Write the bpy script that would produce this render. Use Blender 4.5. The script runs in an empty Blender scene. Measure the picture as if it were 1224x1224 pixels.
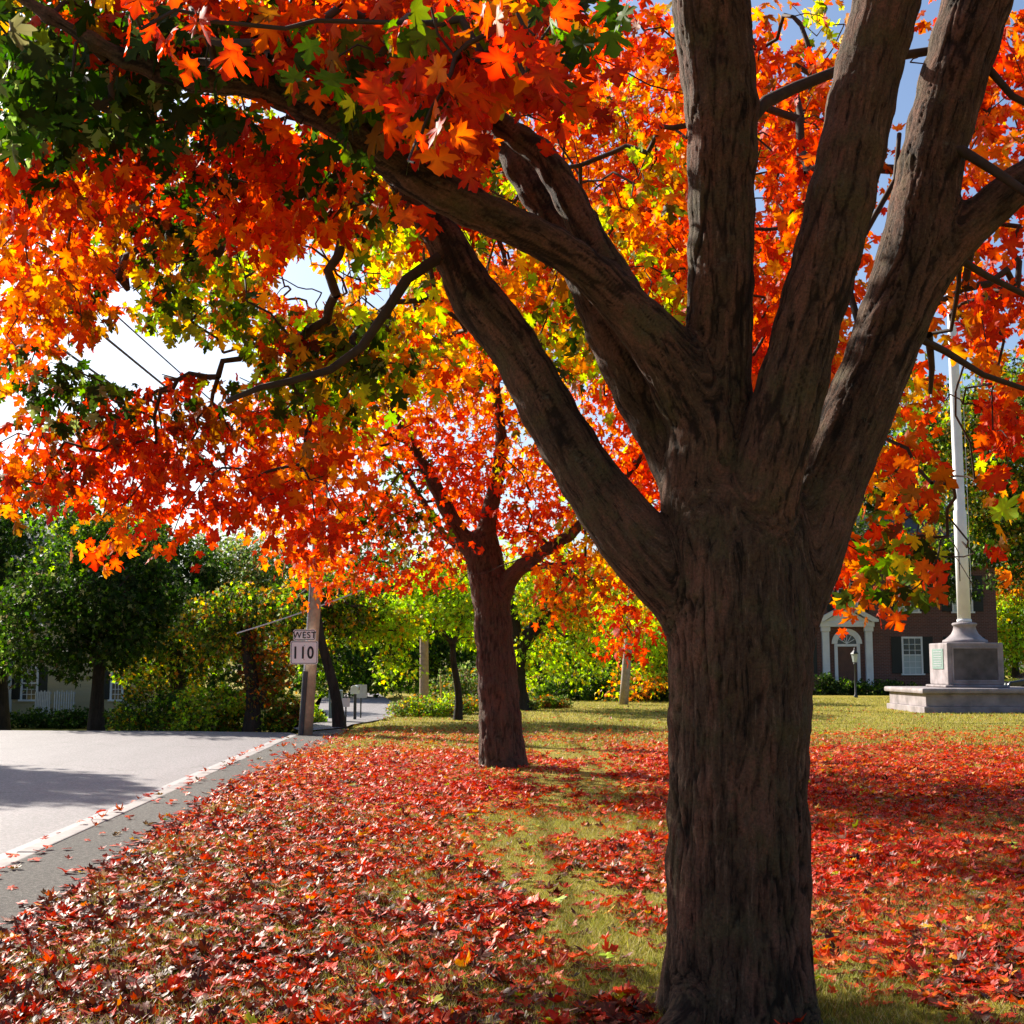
import bpy, bmesh, math, random
import numpy as np
from mathutils import Vector, Matrix
R = math.radians
rng = np.random.default_rng(11)
random.seed(5)
sc = bpy.context.scene
COL = sc.collection

# ------------------------------------------------------------------ camera
F = 1560.0; CAMH = 1.5
PITCH = math.atan(183 / F)
cam_d = bpy.data.cameras.new('camera'); cam = bpy.data.objects.new('camera', cam_d); COL.objects.link(cam)
cam.location = (0, 0, CAMH); cam.rotation_euler = (R(90) + PITCH, 0, 0)
cam_d.angle = 2 * math.atan(612 / F); cam_d.clip_end = 3000; cam_d.clip_start = 0.05
sc.camera = cam

def at(px, py, Y):
    """world point at distance Y along the view from where the photographer stood"""
    u = (px - 612) / F; v = (612 - py) / F
    c, s = math.cos(PITCH), math.sin(PITCH)
    y = c - s * v; z = s + c * v
    t = Y / y
    return np.array([u * t, Y, CAMH + z * t])

# ------------------------------------------------------------------ light
SUN_AZ = R(44); SUN_EL = R(31)          # sun ahead and to the left
sd = Vector((-math.sin(SUN_AZ) * math.cos(SUN_EL), math.cos(SUN_AZ) * math.cos(SUN_EL), math.sin(SUN_EL)))
l = bpy.data.lights.new('sun', 'SUN'); l.energy = 5.0; l.angle = R(0.5); l.color = (1.0, 0.92, 0.80)
lo = bpy.data.objects.new('sun', l); COL.objects.link(lo)
lo.rotation_euler = sd.to_track_quat('Z', 'Y').to_euler()
w = bpy.data.worlds.new('World'); sc.world = w; w.use_nodes = True
nt = w.node_tree; nt.nodes.clear()
sky = nt.nodes.new('ShaderNodeTexSky'); sky.sky_type = 'NISHITA'; sky.sun_disc = False
sky.sun_elevation = SUN_EL; sky.sun_rotation = -SUN_AZ
sky.air_density = 1.0; sky.dust_density = 2.2; sky.ozone_density = 4.0
bg = nt.nodes.new('ShaderNodeBackground'); bg.inputs[1].default_value = 0.07
out = nt.nodes.new('ShaderNodeOutputWorld')
nt.links.new(sky.outputs[0], bg.inputs[0]); nt.links.new(bg.outputs[0], out.inputs[0])
sc.view_settings.view_transform = 'Standard'; sc.view_settings.look = 'None'
sc.view_settings.exposure = 1.3; sc.view_settings.gamma = 1.0
sc.render.engine = 'CYCLES'
cy = sc.cycles
cy.use_denoising = True
cy.max_bounces = 8; cy.diffuse_bounces = 4; cy.glossy_bounces = 3; cy.transmission_bounces = 6; cy.transparent_max_bounces = 6
cy.sample_clamp_indirect = 6

# ------------------------------------------------------------------ helpers
def link(name, me, mat=None, parent=None, label=None, cat=None, group=None, kind=None, smooth=False):
    o = bpy.data.objects.new(name, me); COL.objects.link(o)
    if mat is not None and me is not None and not me.materials: me.materials.append(mat)
    if parent: o.parent = parent
    if smooth and me is not None: me.polygons.foreach_set('use_smooth', np.ones(len(me.polygons), bool))
    tag(o, label, cat, group, kind)
    return o
def tag(o, label=None, cat=None, group=None, kind=None):
    if label: o['label'] = label
    if cat: o['category'] = cat
    if group: o['group'] = group
    if kind: o['kind'] = kind
def empty(name, loc, label, cat, group=None, rz=0):
    o = bpy.data.objects.new(name, None); COL.objects.link(o)
    o.location = loc; o.rotation_euler = (0, 0, rz); o.empty_display_size = .2
    tag(o, label, cat, group); return o

def np_mesh(name, V, T, colors=None, vec=None):
    """V (n,3), T (m,3) triangles or (m,4) quads"""
    me = bpy.data.meshes.new(name)
    n, m, k = len(V), len(T), T.shape[1]
    me.vertices.add(n); me.vertices.foreach_set('co', np.ascontiguousarray(V, np.float32).ravel())
    me.loops.add(m * k); me.loops.foreach_set('vertex_index', np.ascontiguousarray(T, np.int32).ravel())
    me.polygons.add(m); me.polygons.foreach_set('loop_start', np.arange(0, m * k, k, dtype=np.int32))
    try: me.polygons.foreach_set('loop_total', np.full(m, k, np.int32))
    except Exception: pass
    if colors is not None:
        a = me.attributes.new('tint', 'FLOAT_COLOR', 'POINT')
        c = np.ones((n, 4), np.float32); c[:, :3] = colors; a.data.foreach_set('color', c.ravel())
    if vec is not None:
        a = me.attributes.new('barkco', 'FLOAT_VECTOR', 'POINT')
        a.data.foreach_set('vector', np.ascontiguousarray(vec, np.float32).ravel())
    me.update(calc_edges=True); me.validate()
    return me

class MB:
    """collects shapes into one mesh"""
    def __init__(s): s.V = []; s.Fc = []
    def add(s, vs, fs):
        o = len(s.V); s.V += [tuple(v) for v in vs]; s.Fc += [tuple(i + o for i in f) for f in fs]; return s
    def box(s, x0, x1, y0, y1, z0, z1):
        vs = [(x, y, z) for x in (x0, x1) for y in (y0, y1) for z in (z0, z1)]
        return s.add(vs, [(0,1,3,2),(4,6,7,5),(0,4,5,1),(2,3,7,6),(0,2,6,4),(1,5,7,3)])
    def tube(s, pts, rads, n=8, cap=True):
        pts = [Vector(p) for p in pts]; vs = []; fs = []
        up = None
        for i, p in enumerate(pts):
            d = (pts[min(i+1, len(pts)-1)] - pts[max(i-1, 0)]).normalized()
            if up is None: up = d.orthogonal().normalized()
            up = (up - d * up.dot(d)).normalized(); q = d.cross(up)
            for k in range(n):
                a = 2 * math.pi * k / n
                vs.append(p + (up * math.cos(a) + q * math.sin(a)) * rads[i])
        for i in range(len(pts) - 1):
            for k in range(n):
                a = i*n + k; b = i*n + (k+1) % n
                fs.append((a, b, b + n, a + n))
        if cap: fs.append(tuple(range(n))[::-1]); fs.append(tuple(range((len(pts)-1)*n, len(pts)*n)))
        return s.add(vs, fs)
    def lathe(s, prof, c=(0,0,0), n=32):
        vs = []; fs = []
        for r, z in prof:
            for k in range(n):
                a = 2*math.pi*k/n; vs.append((c[0] + r*math.cos(a), c[1] + r*math.sin(a), c[2] + z))
        for i in range(len(prof)-1):
            for k in range(n):
                a = i*n+k; b = i*n+(k+1) % n; fs.append((a, b, b+n, a+n))
        fs.append(tuple(range(n))[::-1]); fs.append(tuple(range((len(prof)-1)*n, len(prof)*n)))
        return s.add(vs, fs)
    def prism(s, poly, y0, y1):
        """poly in x,z extruded along y"""
        n = len(poly)
        vs = [(x, y0, z) for x, z in poly] + [(x, y1, z) for x, z in poly]
        fs = [tuple(range(n)), tuple(range(n, 2*n))[::-1]] + [((i+1) % n, i, i+n, (i+1) % n + n) for i in range(n)]
        return s.add(vs, fs)
    def build(s, name, mat, parent=None, bevel=0, smooth=False, **kw):
        me = bpy.data.meshes.new(name); me.from_pydata(s.V, [], s.Fc); me.update()
        bm = bmesh.new(); bm.from_mesh(me)
        bmesh.ops.recalc_face_normals(bm, faces=bm.faces)
        if bevel:
            bmesh.ops.bevel(bm, geom=[e for e in bm.edges if e.is_manifold and e.calc_face_angle(0) > .5], offset=bevel, segments=2, affect='EDGES', profile=.6)
        bm.to_mesh(me); bm.free()
        return link(name, me, mat, parent, smooth=smooth, **kw)

# vectorised noise -------------------------------------------------
def _h(ix, iy, iz):
    n = (ix.astype(np.int64) * 374761393 + iy.astype(np.int64) * 668265263 + iz.astype(np.int64) * 2147483647) & 0xffffffff
    n = ((n ^ (n >> 13)) * 1274126177) & 0xffffffff
    n = n ^ (n >> 16)
    return (n & 0xffff) / 65535.0
def vnoise(p):
    i = np.floor(p).astype(np.int64); f = p - i; f = f * f * (3 - 2 * f)
    r = 0
    for dx in (0, 1):
        for dy in (0, 1):
            for dz in (0, 1):
                wgt = (f[:, 0] if dx else 1 - f[:, 0]) * (f[:, 1] if dy else 1 - f[:, 1]) * (f[:, 2] if dz else 1 - f[:, 2])
                r = r + wgt * _h(i[:, 0] + dx, i[:, 1] + dy, i[:, 2] + dz)
    return r
def fbm(p, o=4):
    r = 0; a = .5
    for k in range(o): r = r + a * vnoise(p * (2 ** k) + 17.3 * k); a *= .5
    return r

def worley(p):
    """distance to the nearest cell border (F2-F1)"""
    i = np.floor(p).astype(np.int64); f1 = np.full(len(p), 9.); f2 = np.full(len(p), 9.)
    for dx in (-1, 0, 1):
        for dy in (-1, 0, 1):
            for dz in (-1, 0, 1):
                c = i + [dx, dy, dz]
                o = np.stack([_h(c[:, 0]+k*57, c[:, 1]-k*31, c[:, 2]+k*11) for k in (1, 2, 3)], -1)
                d = np.sqrt((((c + o) - p)**2).sum(1))
                f2 = np.where(d < f1, f1, np.minimum(f2, d)); f1 = np.minimum(f1, d)
    return f2 - f1
# ------------------------------------------------------------------ materials
def new_mat(name):
    m = bpy.data.materials.new(name); m.use_nodes = True
    nt = m.node_tree; b = nt.nodes['Principled BSDF']
    return m, nt, b
def N(nt, t, **kw):
    n = nt.nodes.new(t)
    for k, v in kw.items():
        if k.startswith('i_'):
            key = k[2:]; key = int(key) if key.isdigit() else key
            n.inputs[key].default_value = v
        else: setattr(n, k, v)
    return n
def ramp(nt, fac, stops):
    r = nt.nodes.new('ShaderNodeValToRGB'); e = r.color_ramp.elements
    e[0].position, e[0].color = stops[0][0], (*stops[0][1], 1)
    e[1].position, e[1].color = stops[-1][0], (*stops[-1][1], 1)
    for p, c in stops[1:-1]:
        x = e.new(p); x.color = (*c, 1)
    nt.links.new(fac, r.inputs[0]); return r.outputs[0]
def mixc(nt, fac, a, b, mode='MIX'):
    m = nt.nodes.new('ShaderNodeMix'); m.data_type = 'RGBA'; m.blend_type = mode
    for s, v in ((0, fac), (6, a), (7, b)):
        if hasattr(v, 'node'): nt.links.new(v, m.inputs[s])
        else: m.inputs[s].default_value = v if s == 0 else (*v, 1)
    return m.outputs[2]
def noise(nt, co, scale, detail=4, rough=.55, dist=0):
    n = N(nt, 'ShaderNodeTexNoise', i_Scale=scale, i_Detail=detail, i_Roughness=rough, i_Distortion=dist)
    if co is not None: nt.links.new(co, n.inputs['Vector'])
    return n.outputs[0]
def objco(nt): return nt.nodes.new('ShaderNodeTexCoord').outputs['Object']
def scaled(nt, co, s):
    m = nt.nodes.new('ShaderNodeMapping'); m.inputs['Scale'].default_value = s; nt.links.new(co, m.inputs[0]); return m.outputs[0]
def bump(nt, b, h, strength=.5, dist=.01):
    n = N(nt, 'ShaderNodeBump', i_Strength=strength, i_Distance=dist); nt.links.new(h, n.inputs['Height']); nt.links.new(n.outputs[0], b.inputs['Normal'])

def plain(name, col, rough=.6, var=.25, scale=6, bmp=.2, metallic=0, spec=.4):
    m, nt, b = new_mat(name); co = objco(nt)
    f = noise(nt, co, scale, 5)
    c = ramp(nt, f, [(.3, tuple(x*(1-var) for x in col)), (.7, tuple(min(1, x*(1+var)) for x in col))])
    nt.links.new(c, b.inputs['Base Color']); b.inputs['Roughness'].default_value = rough
    b.inputs['Metallic'].default_value = metallic; b.inputs['Specular IOR Level'].default_value = spec
    if bmp: bump(nt, b, noise(nt, co, scale*8, 4), bmp, .004)
    return m

def leaf_mat(name, trans=.5, rough=.55, spec=.15, tsat=1.15):
    m, nt, b = new_mat(name)
    a = N(nt, 'ShaderNodeAttribute', attribute_name='tint')
    nt.links.new(a.outputs['Color'], b.inputs['Base Color'])
    b.inputs['Roughness'].default_value = rough; b.inputs['Specular IOR Level'].default_value = spec
    t = nt.nodes.new('ShaderNodeBsdfTranslucent')
    hs = N(nt, 'ShaderNodeHueSaturation', i_Saturation=tsat, i_Value=1.25); nt.links.new(a.outputs['Color'], hs.inputs['Color'])
    nt.links.new(hs.outputs[0], t.inputs[0])
    mx = N(nt, 'ShaderNodeMixShader', i_0=trans); nt.links.new(b.outputs[0], mx.inputs[1]); nt.links.new(t.outputs[0], mx.inputs[2])
    nt.links.new(mx.outputs[0], nt.nodes['Material Output'].inputs[0])
    return m
M = {}
M['leaf'] = leaf_mat('maple_leaf', .6)
M['farleaf'] = leaf_mat('far_leaf', .55, .55)
M['litter'] = leaf_mat('fallen_leaf', .22, .5, .22, 1.1)
M['grass'] = leaf_mat('grass_blade', .35, .6, .2, 1.0)

def bark_mat(name, dark, mid, light, lichen=.0, sc_=1.0, pink=(0.17, .085, .06), cracks=True):
    m, nt, b = new_mat(name)
    a = N(nt, 'ShaderNodeAttribute', attribute_name='barkco')
    co = a.outputs['Vector']
    oc = objco(nt)
    n1 = noise(nt, scaled(nt, co, (1, 1, .9)), 30*sc_, 8, .72, .7)
    n2 = noise(nt, scaled(nt, co, (1, 1, 1.6)), 6*sc_, 5, .65, .5)
    n3 = noise(nt, oc, 85*sc_, 5, .7)
    ng = noise(nt, oc, 4.5*sc_, 5, .7)
    c1 = ramp(nt, n1, [(.34, dark), (.46, tuple(x*.8 for x in mid)), (.56, mid), (.74, light)])
    c2 = mixc(nt, ramp(nt, n2, [(.50, (0,0,0)), (.60, (.7,.7,.7))]), c1, pink)
    c2 = mixc(nt, ramp(nt, n1, [(.36, (1,1,1)), (.43, (0,0,0))]), c2, dark)
    c3 = mixc(nt, ramp(nt, ng, [(.50, (0,0,0)), (.66, (lichen,)*3)]), c2, tuple(x*y for x, y in zip(mid, (1.0, 1.35, 1.05))))
    li = ramp(nt, noise(nt, oc, 14, 7, .78, .4), [(.60, (0,0,0)), (.70, (lichen*.8,)*3)])
    c3 = mixc(nt, li, c3, (.16, .15, .11))
    sp = ramp(nt, noise(nt, oc, 60, 4, .8), [(.64, (0,0,0)), (.72, (lichen*.8,)*3)])
    c4 = mixc(nt, sp, c3, (.22, .20, .16))
    c4 = mixc(nt, ramp(nt, n3, [(.35, (.5,)*3), (.6, (0,)*3)]), c4, dark)
    if cracks:
        ca = N(nt, 'ShaderNodeAttribute', attribute_name='tint')
        c4 = mixc(nt, ramp(nt, ca.outputs['Fac'], [(.25, (0,)*3), (.9, (.85,)*3)]), c4, dark)
    nt.links.new(c4, b.inputs['Base Color'])
    b.inputs['Roughness'].default_value = .85; b.inputs['Specular IOR Level'].default_value = .2
    ad = N(nt, 'ShaderNodeMath', operation='MULTIPLY_ADD', i_1=.45); nt.links.new(n3, ad.inputs[0]); nt.links.new(n1, ad.inputs[2])
    bump(nt, b, ad.outputs[0], 1.0, .03)
    return m
M['bark'] = bark_mat('maple_bark', (.014, .009, .006), (.125, .072, .043), (.36, .235, .15), .9, 1.0, (.26, .12, .075))
M['bark2'] = bark_mat('grey_bark', (.03, .02, .015), (.11, .07, .055), (.20, .13, .10), .5)
M['bark3'] = bark_mat('dark_bark', (.012, .009, .007), (.035, .026, .02), (.07, .055, .04), .3, .7, (.06,.045,.035), False)
M['twig'] = plain('twig_bark', (.045, .028, .018), .85, .3, 20)

# ground
def ground_mat():
    m, nt, b = new_mat('lawn_grass'); co = objco(nt)
    n1 = noise(nt, co, .55, 5, .6); n2 = noise(nt, co, 9, 6, .7); n3 = noise(nt, scaled(nt, co, (1, 1, 1)), 70, 4, .7)
    a = ramp(nt, n1, [(.35, (.22, .20, .02)), (.5, (.42, .32, .035)), (.68, (.50, .35, .045))])
    b2 = ramp(nt, n2, [(.3, (.15, .14, .02)), (.7, (.50, .40, .06))])
    c = mixc(nt, .5, a, b2)
    d = mixc(nt, ramp(nt, n3, [(.38, (0.0,)*3), (.62, (.6,)*3)]), c, (.06, .055, .02))
    nt.links.new(d, b.inputs['Base Color']); b.inputs['Roughness'].default_value = .9; b.inputs['Specular IOR Level'].default_value = .1
    bump(nt, b, n3, .8, .03)
    return m
M['lawn'] = ground_mat()
def asphalt(name, lo, hi, speck, gloss=(.55, .6)):
    m, nt, b = new_mat(name); co = objco(nt)
    n1 = noise(nt, co, 180, 3, .7); n2 = noise(nt, scaled(nt, co, (1, .18, 1)), 1.6, 5, .6)
    vo = N(nt, 'ShaderNodeTexVoronoi', feature='DISTANCE_TO_EDGE', i_Scale=.22); 
    wv = nt.nodes.new('ShaderNodeVectorMath'); wv.operation = 'ADD'
    nz = N(nt, 'ShaderNodeTexNoise', i_Scale=2.2, i_Detail=5); nt.links.new(co, nz.inputs['Vector'])
    nt.links.new(co, wv.inputs[0]); nt.links.new(nz.outputs['Color'], wv.inputs[1]); nt.links.new(wv.outputs[0], vo.inputs['Vector'])
    base = ramp(nt, n2, [(.3, lo), (.7, hi)])
    n4 = noise(nt, co, 26, 6, .9)
    c = mixc(nt, ramp(nt, n1, [(.42, (0,)*3), (.62, (.6,)*3)]), base, speck)
    c = mixc(nt, ramp(nt, n4, [(.46, (.75,)*3), (.60, (0,)*3)]), c, tuple(x*.45 for x in lo))
    cr = ramp(nt, vo.outputs[0], [(.003, (.35,)*3), (.008, (0,)*3)])
    c = mixc(nt, cr, c, (.03, .03, .03))
    nt.links.new(c, b.inputs['Base Color']); b.inputs['Roughness'].default_value, b.inputs['Specular IOR Level'].default_value = gloss
    bump(nt, b, n4, .8, .012)
    return m
M['road'] = asphalt('road_asphalt', (.18, .16, .166), (.26, .235, .245), (.46, .42, .43), (.7, .4))
M['path'] = asphalt('path_asphalt', (.055, .052, .048), (.12, .115, .105), (.42, .39, .35), (.9, .2))
M['kerb'] = plain('kerb_stone', (.27, .245, .235), .8, .25, 5, .5)
M['paint'] = plain('road_paint', (.31, .29, .29), .7, .15, 12, .2)
M['ypaint'] = plain('yellow_paint', (.62, .42, .10), .7, .15, 12, .2)
M['stone'] = plain('granite', (.25, .215, .22), .8, .35, 2.5, .5)
M['stonedk'] = plain('shade_toned_granite', (.09, .075, .072), .8, .45, 2.2, .4)  # granite darkened so the front panel carries shade in its colour
M['white'] = plain('white_paint', (.72, .72, .72), .5, .08, 3, .1)
M['wood'] = plain('pole_wood', (.36, .26, .18), .85, .25, 9, .4)
M['woodgrey'] = plain('grey_pole_wood', (.30, .25, .21), .85, .25, 9, .4)
M['darkmetal'] = plain('dark_metal', (.05, .05, .055), .5, .2, 8, .1, .4)
M['galv'] = plain('galvanised_metal', (.42, .43, .46), .45, .15, 8, .1, .5)
M['black'] = plain('black_lettering', (.012, .012, .014), .5, .1, 8, 0)
M['signface'] = plain('sign_face', (.82, .80, .80), .5, .06, 3, .05)
M['shutter'] = plain('shutter_paint', (.012, .014, .013), .5, .2, 4, .1)
M['door'] = plain('door_wood', (.10, .035, .022), .45, .2, 4, .1)
M['glass'] = plain('window_glass', (.03, .04, .045), .08, .2, 1, 0, 0, .8)
M['blind'] = plain('window_blind', (.42, .47, .47), .6, .1, 2, 0)
M['wire'] = plain('cable', (.05, .05, .055), .5, .1, 4, 0)
M['cable'] = plain('pale_cable', (.6, .58, .56), .5, .1, 4, 0)
M['roof'] = plain('slate_roof', (.07, .07, .075), .8, .3, 4, .5)
M['bluepaint'] = plain('blue_grey_paint', (.22, .30, .38), .5, .1, 4, .1)
M['bronze'] = plain('verdigris_plaque', (.17, .25, .22), .5, .25, 30, .6)
M['carpaint'] = plain('black_car_paint', (.015, .016, .02), .12, .1, 1, 0, 0, .8)
M['tyre'] = plain('tyre_rubber', (.02, .02, .02), .9, .1, 8, .2)
def brick():
    m, nt, b = new_mat('brick_wall'); co = objco(nt)
    mp = nt.nodes.new('ShaderNodeMapping'); mp.inputs['Rotation'].default_value = (R(90), 0, 0); nt.links.new(co, mp.inputs[0])
    br = N(nt, 'ShaderNodeTexBrick', i_Scale=1.0); br.inputs['Brick Width'].default_value = .22; br.inputs['Row Height'].default_value = .075
    br.inputs['Mortar Size'].default_value = .008; br.inputs['Color1'].default_value = (.16, .05, .035, 1); br.inputs['Color2'].default_value = (.10, .035, .028, 1); br.inputs['Mortar'].default_value = (.2, .15, .13, 1)
    nt.links.new(mp.outputs[0], br.inputs[0])
    c = mixc(nt, ramp(nt, noise(nt, co, 1.2, 4), [(.4, (0,)*3), (.7, (.5,)*3)]), br.outputs[0], (.09, .045, .04))
    nt.links.new(c, b.inputs['Base Color']); b.inputs['Roughness'].default_value = .85
    bump(nt, b, br.outputs[1], -.4, .01); return m
M['brick'] = brick()
def clap():
    m, nt, b = new_mat('cream_clapboard'); co = objco(nt)
    wv = N(nt, 'ShaderNodeTexWave', wave_type='BANDS', bands_direction='Z', wave_profile='SAW', i_Scale=2.6, i_Distortion=0); nt.links.new(co, wv.inputs[0])
    c = mixc(nt, ramp(nt, noise(nt, co, 2, 4), [(.3, (0,)*3), (.7, (.4,)*3)]), (.50, .42, .27), (.40, .33, .20))
    nt.links.new(c, b.inputs['Base Color']); b.inputs['Roughness'].default_value = .6; bump(nt, b, wv.outputs[1], .9, .03); return m
M['clap'] = clap()

# ------------------------------------------------------------------ leaves
def maple_template(detail=2):
    if detail == 2:
        h = [(.10, .02), (.30, -.12), (.28, .03), (.46, .04), (.40, .16), (.34, .22), (.56, .30), (.70, .50), (.50, .47), (.46, .60), (.32, .52), (.17, .42), (.20, .62), (.34, .72), (.19, .78), (.13, .90)]
    elif detail == 1:
        h = [(.10, .0), (.36, -.06), (.33, .18), (.68, .46), (.42, .50), (.17, .42), (.26, .70), (.13, .84)]
    else:
        h = [(.42, .0), (.22, .22), (.6, .5), (.2, .5)]
    pts = [(0, .03)] + h + [(0, 1.0)] + [(-x, y) for x, y in h[::-1]]
    P = np.array([(0, .30)] + pts); n = len(pts)
    T = np.array([(0, 1 + i, 1 + (i + 1) % n) for i in range(n)])
    P3 = np.zeros((len(P), 3)); P3[:, :2] = P; P3[:, 0] *= .86
    P3[:, 1] -= 0.0
    return P3, T
TPL = {k: maple_template(k) for k in (0, 1, 2)}
def build_leaves(pos, tip, nrm, size, col, detail=2, cup=.32, cup_j=.35, fold=0.28):
    P, T = TPL[detail]; n = len(pos); k = len(P)
    tip = tip / np.linalg.norm(tip, axis=1, keepdims=True)
    nrm = nrm - tip * (nrm * tip).sum(1, keepdims=True); nrm /= np.linalg.norm(nrm, axis=1, keepdims=True) + 1e-9
    sx = np.cross(tip, nrm)
    c = cup + cup_j * rng.standard_normal(n); fo = fold * rng.standard_normal(n); tw = .2 * rng.standard_normal(n)
    X = np.repeat(P[None, :, 0], n, 0) * (1 + .12 * rng.standard_normal((n, 1))); Y = np.repeat(P[None, :, 1], n, 0)
    Z = -c[:, None] * (X**2 + (Y - .3)**2) + fo[:, None] * np.abs(X) + tw[:, None] * X * Y + .02 * rng.standard_normal((n, k))
    V = pos[:, None, :] + size[:, None, None] * (X[..., None] * sx[:, None, :] + Y[..., None] * tip[:, None, :] + Z[..., None] * nrm[:, None, :])
    C = np.repeat(col[:, None, :], k, 1).copy()
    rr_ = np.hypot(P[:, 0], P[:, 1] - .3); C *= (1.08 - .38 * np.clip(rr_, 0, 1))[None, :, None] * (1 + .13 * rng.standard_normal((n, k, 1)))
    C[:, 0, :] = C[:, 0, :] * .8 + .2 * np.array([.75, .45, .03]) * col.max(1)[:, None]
    TT = (T[None] + (np.arange(n) * k)[:, None, None]).reshape(-1, 3)
    return V.reshape(-1, 3), TT, np.clip(C, 0, 1).reshape(-1, 3)

PAL = {
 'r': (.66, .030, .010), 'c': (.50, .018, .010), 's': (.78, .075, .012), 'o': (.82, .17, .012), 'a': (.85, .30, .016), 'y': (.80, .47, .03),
 'l': (.42, .62, .05), 'g': (.11, .20, .022), 'd': (.028, .06, .010), 'k': (.30, .12, .02), 'b': (.20, .06, .025), 'e': (.035,.08,.018), 'h': (.22,.27,.10), 'p': (.42,.22,.05)}
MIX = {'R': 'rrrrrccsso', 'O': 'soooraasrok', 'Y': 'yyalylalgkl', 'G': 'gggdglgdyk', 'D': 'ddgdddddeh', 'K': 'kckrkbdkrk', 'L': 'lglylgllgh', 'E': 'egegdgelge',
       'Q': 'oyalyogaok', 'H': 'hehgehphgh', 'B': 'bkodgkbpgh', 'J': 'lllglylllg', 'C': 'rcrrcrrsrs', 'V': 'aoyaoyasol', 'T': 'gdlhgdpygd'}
def colours(code, n, jit=.16):
    s = MIX[code]; c = np.array([PAL[s[i]] for i in rng.integers(0, len(s), n)])
    c = c * (1 + jit * rng.standard_normal((n, 1))) ; c[:, 1] *= (1 + .2 * rng.standard_normal(n))
    return np.clip(c, .003, .95)

def rdir(n):
    v = rng.standard_normal((n, 3)); return v / np.linalg.norm(v, axis=1, keepdims=True)

GAPS = [(385, 328, 62, 46), (175, 424, 88, 32), (262, 428, 40, 24), (700, 195, 58, 46), (640, 150, 22, 40), (940, 30, 20, 36), (1092, 85, 26, 66), (1126, 222, 24, 34), (150, 345, 26, 18), (905, 215, 14, 60), (600, 300, 22, 20), (455, 350, 30, 22), (128, 112, 10, 8), (1010, 235, 16, 24)]
def near_line(px, py, L, r):
    m = np.zeros(len(px), bool)
    for (x0, y0), (x1, y1) in zip(L[:-1], L[1:]):
        dx, dy = x1-x0, y1-y0; t = np.clip(((px-x0)*dx + (py-y0)*dy) / (dx*dx + dy*dy), 0, 1)
        m |= (px-x0-t*dx)**2 + (py-y0-t*dy)**2 < r*r
    return m
def openings(P, hard):
    """sky gaps in the crown and the clear view under it"""
    X = P - np.array([0, 0, CAMH]); c, s_ = math.cos(PITCH), math.sin(PITCH)
    fw = X[:, 1]*c + X[:, 2]*s_; up = -X[:, 1]*s_ + X[:, 2]*c; fw = np.where(fw < .1, 1e9, fw)
    px = 612 + X[:, 0]/fw*F; py = 612 - up/fw*F
    keep = np.ones(len(P), bool); jit = rng.standard_normal(len(P)) * .16 + (vnoise(np.stack([px*.05, py*.05, px*0], -1)) - .5) * .9
    for gx, gy, ax, ay in GAPS: keep &= ((px-gx)/ax)**2 + ((py-gy)/ay)**2 + jit > .92
    if hard < 2:
        keep &= ~((px > 395) & (px < 560) & (py > 706)) & ~((px > 558) & (px < 640) & (py > 662))
        keep &= ~(near_line(px, py, [(582, 690), (563, 655), (545, 630), (520, 580), (497, 540)], 9) | near_line(px, py, [(600, 700), (612, 688), (640, 665), (690, 636)], 9) | near_line(px, py, [(580, 650), (590, 590)], 10)) | (P[:, 1] > 19.8) | (rng.random(len(P)) < .4)
    if hard > 1:
        lim = near_line(px, py, [(560, 246), (495, 210), (430, 162), (370, 128), (300, 102), (240, 96)], 27) | near_line(px, py, [(572, 360), (545, 312), (518, 266)], 34) | near_line(px, py, [(600, 140), (655, 230)], 26) | near_line(px, py, [(512, 316), (486, 334), (462, 372), (432, 415), (395, 442), (312, 463)], 12)
        keep &= ~(lim & (P[:, 1] < 6.1) & (rng.random(len(P)) < .88))
        keep &= ~((px > 395) & (px < 560) & (py > 706))
        for x0, x1, y0, y1 in ((325, 415, 668, 900), (1118, 1178, 590, 790), (1130, 1170, 425, 590), (1040, 1300, 742, 900), (1002, 1060, 752, 900), (1175, 1300, 690, 900), (785, 1000, 700, 1300)):
            keep &= ~((px > x0) & (px < x1) & (py > y0) & (py < y1))
    return keep
def canopy_leaves(centres, codes, rad, counts, size, detail, droop=.7, flat=.6, stretch=(1, 1, .8), opens=0):
    """leaves hung round each twig cluster"""
    V = []; P = []; C = []
    for c, code, n in zip(centres, codes, counts):
        n = int(n)
        if n < 1: continue
        d = rdir(n) * (rng.random((n, 1)) ** .45) * rad * np.array(stretch)
        P.append(c + d); C.append(colours(code, n)); V.append(d)
    P = np.concatenate(P); C = np.concatenate(C); D = np.concatenate(V)
    if opens: kk = openings(P, opens); P, C, D = P[kk], C[kk], D[kk]
    n = len(P)
    tip = D / (rad + 1e-6) * .5 + rdir(n) * .6 + np.array([0, 0, -droop])
    nrm = rdir(n) * .85 + np.array([0, 0, flat])
    return build_leaves(P, tip, nrm, size * (1 + .22 * rng.standard_normal(n)).clip(.5, 1.6), C, detail)

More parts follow.
